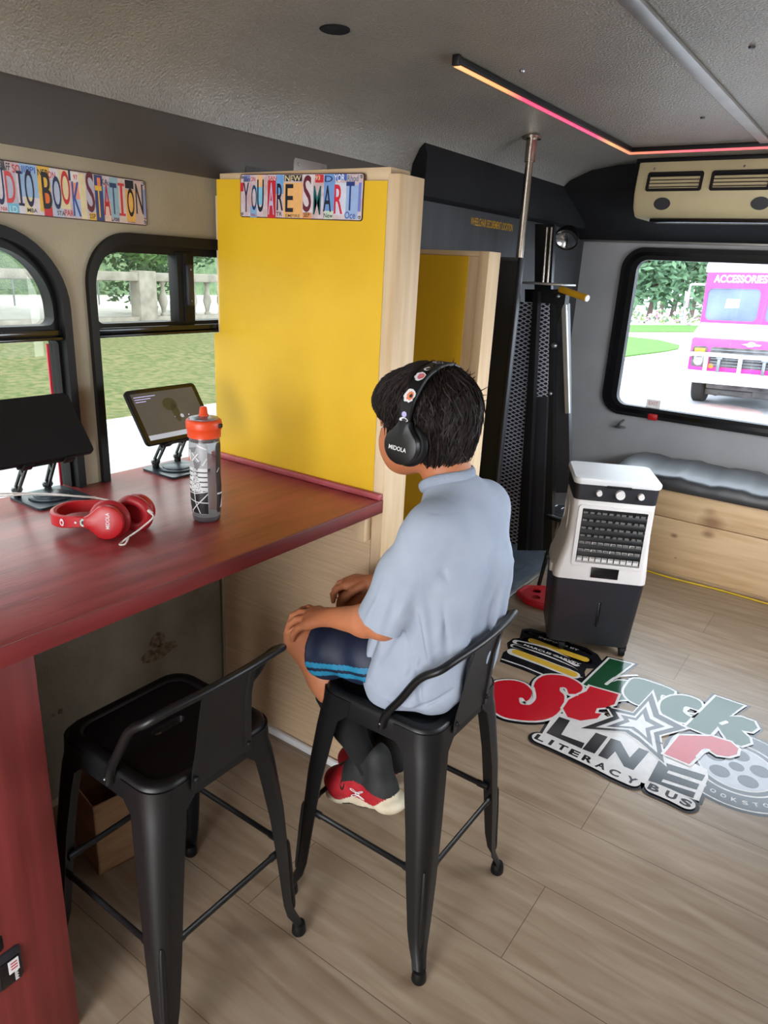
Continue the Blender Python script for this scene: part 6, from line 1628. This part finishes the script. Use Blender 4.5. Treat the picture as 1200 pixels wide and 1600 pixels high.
for q, keys, w_, h_, sd in ((.085, ('white_ink', 'darkst'), .024, .012, 1), (.135, ('lav',), .012, .012, 2), (.27, ('white_ink', 'orst', 'darkst'), .029, .034, 3), (.365, ('white_ink', 'pinkst', 'orst'), .027, .028, 4), (.42, ('white_ink', 'darkst'), .016, .018, 5), (.47, ('white_ink', 'darkst'), .028, .018, 6)):
    i = int(q * (len(bp2) - 1)); p = bp2[i]; t_ = (bp2[min(i + 1, len(bp2) - 1)] - bp2[max(i - 1, 0)]).normalized(); nn = Vector((1, 0, 0)).cross(t_).normalized()
    if nn.dot(p - Vector(tuple(HC))) < 0: nn = -nn
    off = .0036 + .0036 * math.sin(PI * q) + .0008
    g = G()
    for j, ky in enumerate(keys): sticker_patch(g, p + Vector((.002 * j, 0, 0)), nn, t_, w_ * (1 - .35 * j), h_ * (1 - .35 * j), ky, off + .0003 * j, sd * 3 + j, .25 if w_ != h_ else .0)
    g.out('sticker', None, hp2, smooth=0, recalc=False)

# ================================================================ OUTSIDE
GZ = -.70
M['concrete'] = mat('pale_concrete', (196, 192, 186), .85, rgb2=(180, 176, 170), scale=1.5, detail=6)
M['asphalt'] = mat('light_grey_asphalt', (176, 176, 180), .9, rgb2=(160, 160, 164), scale=1.2, detail=8)  # plain light grey asphalt with a faint mottle
M['grass'] = mat('lawn', (76, 92, 42), .95, rgb2=(120, 116, 76), scale=7, detail=14, lo=.38, hi=.62)
M['grass2'] = mat('bright_lawn', (72, 116, 34), .95, rgb2=(84, 126, 44), scale=2, detail=6)
M['stone'] = mat('white_stone', (168, 162, 152), .8, rgb2=(140, 134, 126), scale=3)
M['kerb'] = mat('kerb_stone', (176, 168, 156), .85, rgb2=(160, 150, 140), scale=3)
M['bark'] = mat('bark', (92, 74, 64), .9, rgb2=(70, 56, 48), scale=6, stretch=(4, 4, .6))
for k, c1_, c2__ in (('leafA', (70, 108, 62), (108, 142, 84)), ('leafB', (104, 142, 70), (150, 178, 96)), ('leafC', (70, 100, 70), (106, 136, 100))):
    M[k] = mat(k + '_foliage', c1_, .8, rgb2=c2__, scale=1.3)
M['flowerW'] = mat('white_flowers', (226, 214, 218), .8); M['flowerP'] = mat('pink_flowers', (214, 150, 170), .8)

g = G(); g.box(-9.0, -30, GZ - .12, 40, 70, GZ); tag(g.out('pavement', 'asphalt', origin=(0, 0, GZ)), kind='structure')
g = G()
P = [(-9.0, -30, GZ - .02), (-9.0, 26, GZ - .02)]
rows = []
for i in range(13):
    x = -9.0 - i * .85; z = GZ - .02 + .012 * i * i * .12 
    rows.append([(x, -30 + j * 2.8, z + .03 * math.sin(j * 1.3 + i)) for j in range(21)])
g.loft(rows, closed=False, cap=False)
tag(g.out('lawn', 'grass'), 'wide green lawn sloping beyond the left windows', 'lawn', kind='stuff')
g = G(); g.box(-9.15, -30, GZ - .1, -8.9, 26, GZ + .02, .01); tag(g.out('kerb', 'concrete'), 'pale concrete kerb at the near edge of the left lawn', 'kerb')
g = G(); g.box(-60, -30, GZ - .6, -19.0, 26, GZ + .02); tag(g.out('road', 'concrete'), 'pale road strip between the lawn and the white balustrade', 'road')
g = G(); g.box(-19.5, -30, GZ, -19.15, 26, GZ + .10, .02); tag(g.out('kerb', 'stone'), 'white kerb stones at the far edge of the left lawn', 'kerb')
# balustrade
ba = empty('balustrade', (-21.6, 16, GZ), 'white stone balustrade with bulging balusters beyond the lawn', 'balustrade')
g = G(); g.box(-21.8, 10.9, 1.05 - .28, -21.35, 25, 1.05, .03); g.out('coping', 'stone', ba)
g = G(); g.box(-21.75, 10.9, GZ, -21.4, 25, GZ + .30, .03); g.out('plinth', 'stone', ba)
g = G(); 
for y in (16.1,): g.box(-21.85, y - .35, GZ, -21.3, y + .35, 1.10, .03)
g.out('pier', 'stone', ba)
y = 16.9; bal = None
for i in range(10):
    g = G(); H0 = GZ + .30; HH = .77 - H0
    g.lathe([(.10, 0), (.10, .06), (.06, .10), (.08, .22), (.14, .40), (.13, .52), (.07, .74), (.055, .88), (.09, .94), (.10, 1.0)], Matrix.Translation((-21.57, y, H0)) @ Matrix.Diagonal((1.15, 1.15, HH, 1)), 18)
    g.out('baluster', 'stone', ba); y += .62 + .05
g = G(); g.box(-21.75, 2, .55, -21.35, 10.6, .95, .03); g.box(-21.7, 2, GZ + .02, -21.45, 10.6, .62)
tag(g.out('garden_wall', 'stone'), 'low white garden wall with a pale coping beyond the near left window', 'wall')
g = G(); g.tube([(-21.5, 10.9, .78), (-21.5, 15.8, .80)], .035, 8)
for y in (11.5, 12.9, 14.3, 15.5): g.tube([(-21.5, y, .0), (-21.5, y, .80)], .025, 6)
tag(g.out('handrail', 'steel'), 'thin metal handrail beside the balustrade', 'railing')

def tree(name, label, loc, h, crown_c, crown_r, n, ls, key, trunk_r=.18, seed=0, cat='tree', group=None, squash=1.0):
    e = empty(name, loc, label, cat, group)
    rd = random.Random(seed); L = Vector(loc)
    g = G(); top = L + Vector((crown_c[0] - loc[0], crown_c[1] - loc[1], h * .7)); 
    g.tube([L, L + (top - L) * .4 + Vector((.1, .05, 0)), top], [trunk_r, trunk_r * .75, trunk_r * .4], 10, smooth=3)
    cc = Vector(crown_c)
    for i in range(7):
        a = 2 * PI * i / 7; g.tube([L + (top - L) * (.4 + .07 * i), cc + Vector((math.cos(a) * crown_r[0] * .6, math.sin(a) * crown_r[1] * .6, crown_r[2] * (.1 + .05 * i)))], [trunk_r * .35, trunk_r * .1], 6)
    g.out('trunk', 'bark', e)
    g = G(); g.m(key)
    blobs = [(cc + Vector((rd.uniform(-.6, .6) * crown_r[0], rd.uniform(-.6, .6) * crown_r[1], rd.uniform(-.6, .6) * crown_r[2])), rd.uniform(.32, .55)) for _ in range(16)]
    for i in range(n):
        bc, br = rd.choice(blobs); d = Vector((rd.gauss(0, 1), rd.gauss(0, 1), rd.gauss(0, 1))).normalized()
        p = bc + Vector((d.x * crown_r[0] * br, d.y * crown_r[1] * br, d.z * crown_r[2] * br)) * rd.uniform(.6, 1.05)
        u = Vector((rd.gauss(0, 1), rd.gauss(0, 1), rd.gauss(0, .6))).normalized(); v = u.orthogonal().normalized(); s_ = ls * rd.uniform(.6, 1.3)
        g.f([g.v(p - u * s_), g.v(p + v * s_ * .45), g.v(p + u * s_), g.v(p - v * s_ * .45)])
    g.out('foliage', None, e, smooth=0, recalc=False)
    return e
tree('leafy_tree', 'green leafy tree behind the balustrade seen through the second left window', (-24.5, 15.2, GZ), 6, (-24.2, 15.8, 3.2), (2.8, 3.6, 2.3), 9000, .13, 'leafA', .28, 1)
tree('leafy_tree', 'bushy green tree hanging over the garden wall in the nearest left window', (-23.6, 8.6, GZ), 6, (-23.0, 9.2, 3.0), (2.4, 3.2, 1.7), 8000, .13, 'leafB', .22, 2)
tree('leafy_tree', 'darker tree behind the right part of the balustrade', (-26.5, 21.5, GZ), 7, (-26.2, 20.6, 2.6), (2.5, 3.2, 2.9), 7000, .15, 'leafC', .3, 3)
tree('leafy_tree', 'distant dark tree filling the gap between the two left windows', (-30, 12.0, GZ), 7, (-30, 12.2, 2.6), (2.5, 4.5, 3.0), 3600, .26, 'leafC', .3, 4)
g = G(); 
for y in (2, ): g.box(-40, -10, GZ, -38, 40, 3.0)
M['hedge'] = mat('hedge_leaves', (84, 108, 78), .9, rgb2=(120, 140, 104), scale=2.5, detail=8, bump=.6, bscale=8, bdist=.2)
tag(g.out('hedge', 'hedge'), 'long dark hedge far beyond the white balustrade', 'hedge')

# back side: kerbed lawns, flower bed, trees, street
def gpoly(pts, z, d, name, key, label, cat, kind=None):
    P = [onz(a, b_, z) for a, b_ in pts]; g = G(); g.plate([(p.x, p.y) for p in P], [], Matrix.Translation((0, 0, z - d)), d)
    return tag(g.out(name, key), label, cat, kind=kind)
gpoly([(930, 562), (940, 526), (975, 525), (1030, 531), (1062, 539), (1060, 544), (1040, 548), (1000, 553)], GZ + .09, .038, 'lawn', 'grass2', 'bright green grass island beyond the back window', 'lawn', 'stuff')
gpoly([(920, 566), (938, 523), (975, 523), (1033, 529), (1072, 538), (1070, 545), (1045, 551), (1000, 558)], GZ + .05, .048, 'kerb', 'kerb', 'pale stone kerb around the bright grass island', 'kerb')
gpoly([(930, 517.5), (930, 507), (1110, 508), (1110, 518.5)], GZ + .13, .12, 'lawn', 'grass2', 'far green grass strip in front of the flower bed', 'lawn', 'stuff')
gpoly([(930, 521), (930, 517), (1110, 518), (1110, 522)], GZ + .10, .10, 'kerb', 'kerb', 'grey kerb along the far grass strip', 'kerb')
g = G(); p0 = onz(930, 507, GZ); p1 = onz(1110, 508, GZ); rd = random.Random(8)
for i in range(1500):
    f = rd.random(); p = p0.lerp(p1, f); p = p + Vector((0, rd.uniform(0, 1.6), .12 + rd.random() * (.45 + .25 * math.sin(f * 30)))); s_ = rd.uniform(.06, .15)
    g.m(rd.choice(('flowerW', 'flowerW', 'flowerP', 'leafC', 'leafB'))); u = Vector((rd.gauss(0, 1), rd.gauss(0, 1), rd.gauss(0, 1))).normalized(); v = u.orthogonal().normalized()
    g.f([g.v(p - u * s_), g.v(p + v * s_), g.v(p + u * s_), g.v(p - v * s_)])
tag(g.out('flower_bed', None, smooth=0, recalc=False), 'white and pink flowering bed in front of the trees out back', 'flower bed', kind='stuff')
dd = 44.0
def at_far(px, y): p = ony(px, 500, y); return p.x
for i, (px, y, hh_, r_, key, lab) in enumerate(((1012, 46, 6.4, (2.6, 2.2, 2.7), 'leafC', 'rounded dark green tree beyond the lawn, centre of the back window view'), (985, 52, 8.5, (2.8, 2.2, 3.8), 'leafB', 'tall light green tree at the left of the back window view'), (1048, 48, 7.2, (2.9, 2.4, 3.2), 'leafC', 'dense dark tree just left of the pink truck'), (1078, 54, 9, (3.4, 2.4, 4.2), 'leafA', 'taller green tree behind the pink truck'), (1030, 58, 10.5, (4.5, 2.4, 4.6), 'leafB', 'pale green tree tops rising behind the darker trees'), (1125, 60, 10, (4.5, 2.4, 4.6), 'leafA', 'green tree behind the truck roof'), (1185, 60, 10, (4.5, 2.4, 4.6), 'leafB', 'pale green tree at the right edge of the back window view'))):
    x = at_far(px, y); tree('park_tree', lab, (x, y, GZ), hh_, (x, y, hh_ * .45), r_, 2000, .28, key, .2, 20 + i)
# manhole cover
p = onz(1138, 641, GZ)
M['manhole'] = mat('worn_reddish_paint', (206, 178, 172), .9, rgb2=(190, 160, 154), scale=6)
g = G(); g.lathe([(0, 0), (.62, 0), (.62, .012), (.55, .016), (0, .016)], Matrix.Translation((p.x, p.y, GZ)), 36); tag(g.out('manhole_cover', 'manhole'), 'round reddish manhole cover on the street in front of the pink truck', 'manhole cover')

# pink step van facing the bus
M['pink'] = mat('pink_paint', (232, 60, 160), .35, rgb2=(226, 54, 154), scale=3, coat=.3)
M['vwhite'] = mat('white_truck_paint', (238, 236, 238), .35)
M['glassT'] = mat('blue_grey_windscreen', (120, 136, 160), .12, rgb2=(88, 104, 128), scale=1.2, spec=.8)
M['chrome'] = mat('chrome', (210, 210, 214), .15, 1.0)
M['amber'] = mat('amber_lens', (244, 150, 50), .3); M['tyre'] = mat('tyre_rubber', (44, 42, 44), .85); M['dkmetal'] = mat('dark_undercarriage', (66, 62, 62), .7, rgb2=(110, 106, 104), scale=5)
tr = empty('truck', (-2.28, 16.4, GZ), 'pink and white delivery truck parked facing the back window', 'truck')
TY = 15.45; XC = -2.27; HW = 1.10
T = Matrix.Translation((XC, TY, 0)) @ Matrix.Rotation(math.radians(-2.0), 4, 'Y')
def TP(f): # local plane facing -y at depth f
    return T @ axes((0, f, 0), (1, 0, 0), (0, 0, 1))
g = G(); g.M = T
g.loft([[(x, y, z) for x, z in rrect(-HW, .82, HW, 2.02, [.02, .12, .12, .02], 5)] for y in (.62, 6.2)]); g.out('cargo_body', 'pink', tr)
g = G(); g.M = T; g.loft([[(x, .55, z) for x, z in rrect(-HW - .03, 1.90, HW + .03, 2.12, [.02, .10, .10, .02], 5)], [(x, 6.25, z) for x, z in rrect(-HW - .03, 1.90, HW + .03, 2.12, [.02, .10, .10, .02], 5)]]); g.out('roof', 'vwhite', tr)
g = G(); wsL = rrect(-HW + .06, .98, -.07, 1.60, .10, 6); wsR = rrect(.07, .98, HW - .06, 1.60, .10, 6)
g.plate(rrect(-HW, .84, HW, 1.95, [.02, .08, .08, .02], 5), [wsL, wsR], TP(.62), .06); g.out('windscreen_surround', 'pink', tr)
g = G(); g.plate(rrect(-HW + .04, .96, -.05, 1.62, .10, 6), [], TP(.61), .01); g.out('windscreen', 'glassT', tr)
g = G(); g.plate(rrect(.05, .96, HW - .04, 1.62, .10, 6), [], TP(.61), .01); g.out('windscreen', 'glassT', tr)
g = G(); g.text('ACCESSORIES BY', TP(.555) @ Matrix.Translation((-.36, 1.78, 0)), 1.2, .15, 0, .03); g.out('sign_lettering', 'vwhite', tr, smooth=0, recalc=False)
g = G(); g.M = T; g.loft([[(-HW + .02, .56, .93), (HW - .02, .56, .93), (HW - .02, .60, .70), (-HW + .02, .60, .70)], [(-HW + .0, .05, .72), (HW - .0, .05, .72), (HW, .05, .60), (-HW, .05, .60)]]); g.out('bonnet', 'vwhite', tr)
g = G(); g.M = T; g.box(-HW, .0, .0, HW, .66, .66, .05); g.out('nose', 'pink', tr)
g = G(); g.plate(rrect(-.70, .12, .52, .50, .03, 4), [], TP(-.002), .02); gl = g.out('grille', 'dkmetal', tr)
g = G()
for k in range(6): g.box(-.68, .15 + k * .058, .0, .50, .165 + k * .058, .03, Mx=TP(-.01))
g.out('slats', 'steel', gl)
for s_ in (-1, 1):
    x = s_ * .90
    g = G(); g.plate(rrect(x - .14, .10, x + .14, .50, .05, 5), [], TP(-.002), .015); pod = g.out('lamp_pod', 'dkmetal', tr)
    g = G(); g.lathe([(0, .03), (.08, .025), (.105, .01), (.11, 0)], TP(-.012) @ Matrix.Translation((x, .225, 0)), 24); g.out('headlamp', 'chrome', pod)
    g = G(); g.box(x - .10, .38, 0, x + .10, .46, .02, .006, Mx=TP(-.012)); g.out('indicator', 'amber', pod)
    g = G(); g.lathe([(0, .03), (.05, .02), (.055, 0)], TP(-.002) @ Matrix.Translation((s_ * .66 , .13, 0)), 18); g.out('round_marker', 'amber', tr)
g = G(); g.plate([(-.17, .575), (-.06, .60), (-.03, .63), (.05, .63), (.08, .60), (.19, .585), (.16, .555), (.06, .55), (.03, .53), (-.05, .53), (-.08, .555)], [], TP(-.01), .02); g.out('emblem', 'chrome', tr)
g = G(); g.M = T; g.tube([(-HW - .04, -.05, .05), (-HW - .04, -.10, .22), (-HW + .08, -.12, .345), (0, -.13, .345), (HW - .08, -.12, .345), (HW + .04, -.10, .22), (HW + .04, -.05, .05)], .042, 10, smooth=4)
for x in (-.74, -.12, .50): g.box(x - .035, -.15, .0, x + .035, -.09, .35, .01)
g.out('brush_guard', 'vwhite', tr)
g = G(); g.M = T
for x in (-.50, .30): g.box(x - .03, -.145, .02, x + .03, -.10, .31, .008); g.box(x - .06, -.15, .27, x + .06, -.10, .31, .008)
g.out('guard_brackets', 'steel', tr)
g = G(); g.M = T; g.box(-HW - .06, -.20, -.20, HW + .06, .05, .03, .02); g.out('bumper', 'vwhite', tr)
g = G(); g.plate(rrect(-.27, -.16, .07, .0, .01, 2), [], TP(-.205), .012); g.out('number_plate', mat('pale_number_plate', (196, 190, 206), .5), tr)
g = G(); g.M = T; g.box(-.75, .3, -.35, .75, 4.5, -.10, .03); g.box(-.8, .5, -.50, .8, .62, -.38, .02); g.cyl((-.62, .7, -.42), (-.62, 1.6, -.42), .12, n=12); g.box(.1, .4, -.48, .45, .9, -.2, .04); g.out('undercarriage', 'dkmetal', tr)
for s_ in (-1, 1):
    for yy in (.75, 4.4):
        g = G(); g.M = T; x = s_ * .93; g.lathe([(.18, -.12), (.36, -.12), (.39, -.09), (.39, .09), (.36, .12), (.18, .12)], Matrix.Translation((x, yy, -.30)) @ Matrix.Rotation(PI / 2, 4, 'Y'), 28); w_ = g.out('wheel', 'tyre', tr)
        g = G(); g.M = T; g.lathe([(0, -.06), (.16, -.08), (.19, -.11), (.19, .11), (.16, .08), (0, .06)], Matrix.Translation((x, yy, -.30)) @ Matrix.Rotation(PI / 2, 4, 'Y'), 20); g.out('rim', 'steel', w_)
g = G(); g.M = T; g.tube([(-HW, .6, 1.66), (-HW - .22, .45, 1.66), (-HW - .27, .42, 1.58), (-HW - .30, .42, .95), (-HW - .05, .55, .88)], .022, 8, smooth=3); g.box(-HW - .34, .40, 1.20, -HW - .24, .44, 1.52, .02); g.box(-HW - .35, .40, .98, -HW - .25, .44, 1.14, .02); g.out('wing_mirror', 'chrome', tr)
for s_ in (-1, 1):
    g = G(); g.plate([(s_ * .55 - .14, 1.22), (s_ * .55 + .12, 1.24), (s_ * .55 + .12, 1.40), (s_ * .55 - .12, 1.40)], [], TP(.597), .003); g.out('paper_notice', 'vwhite', tr)
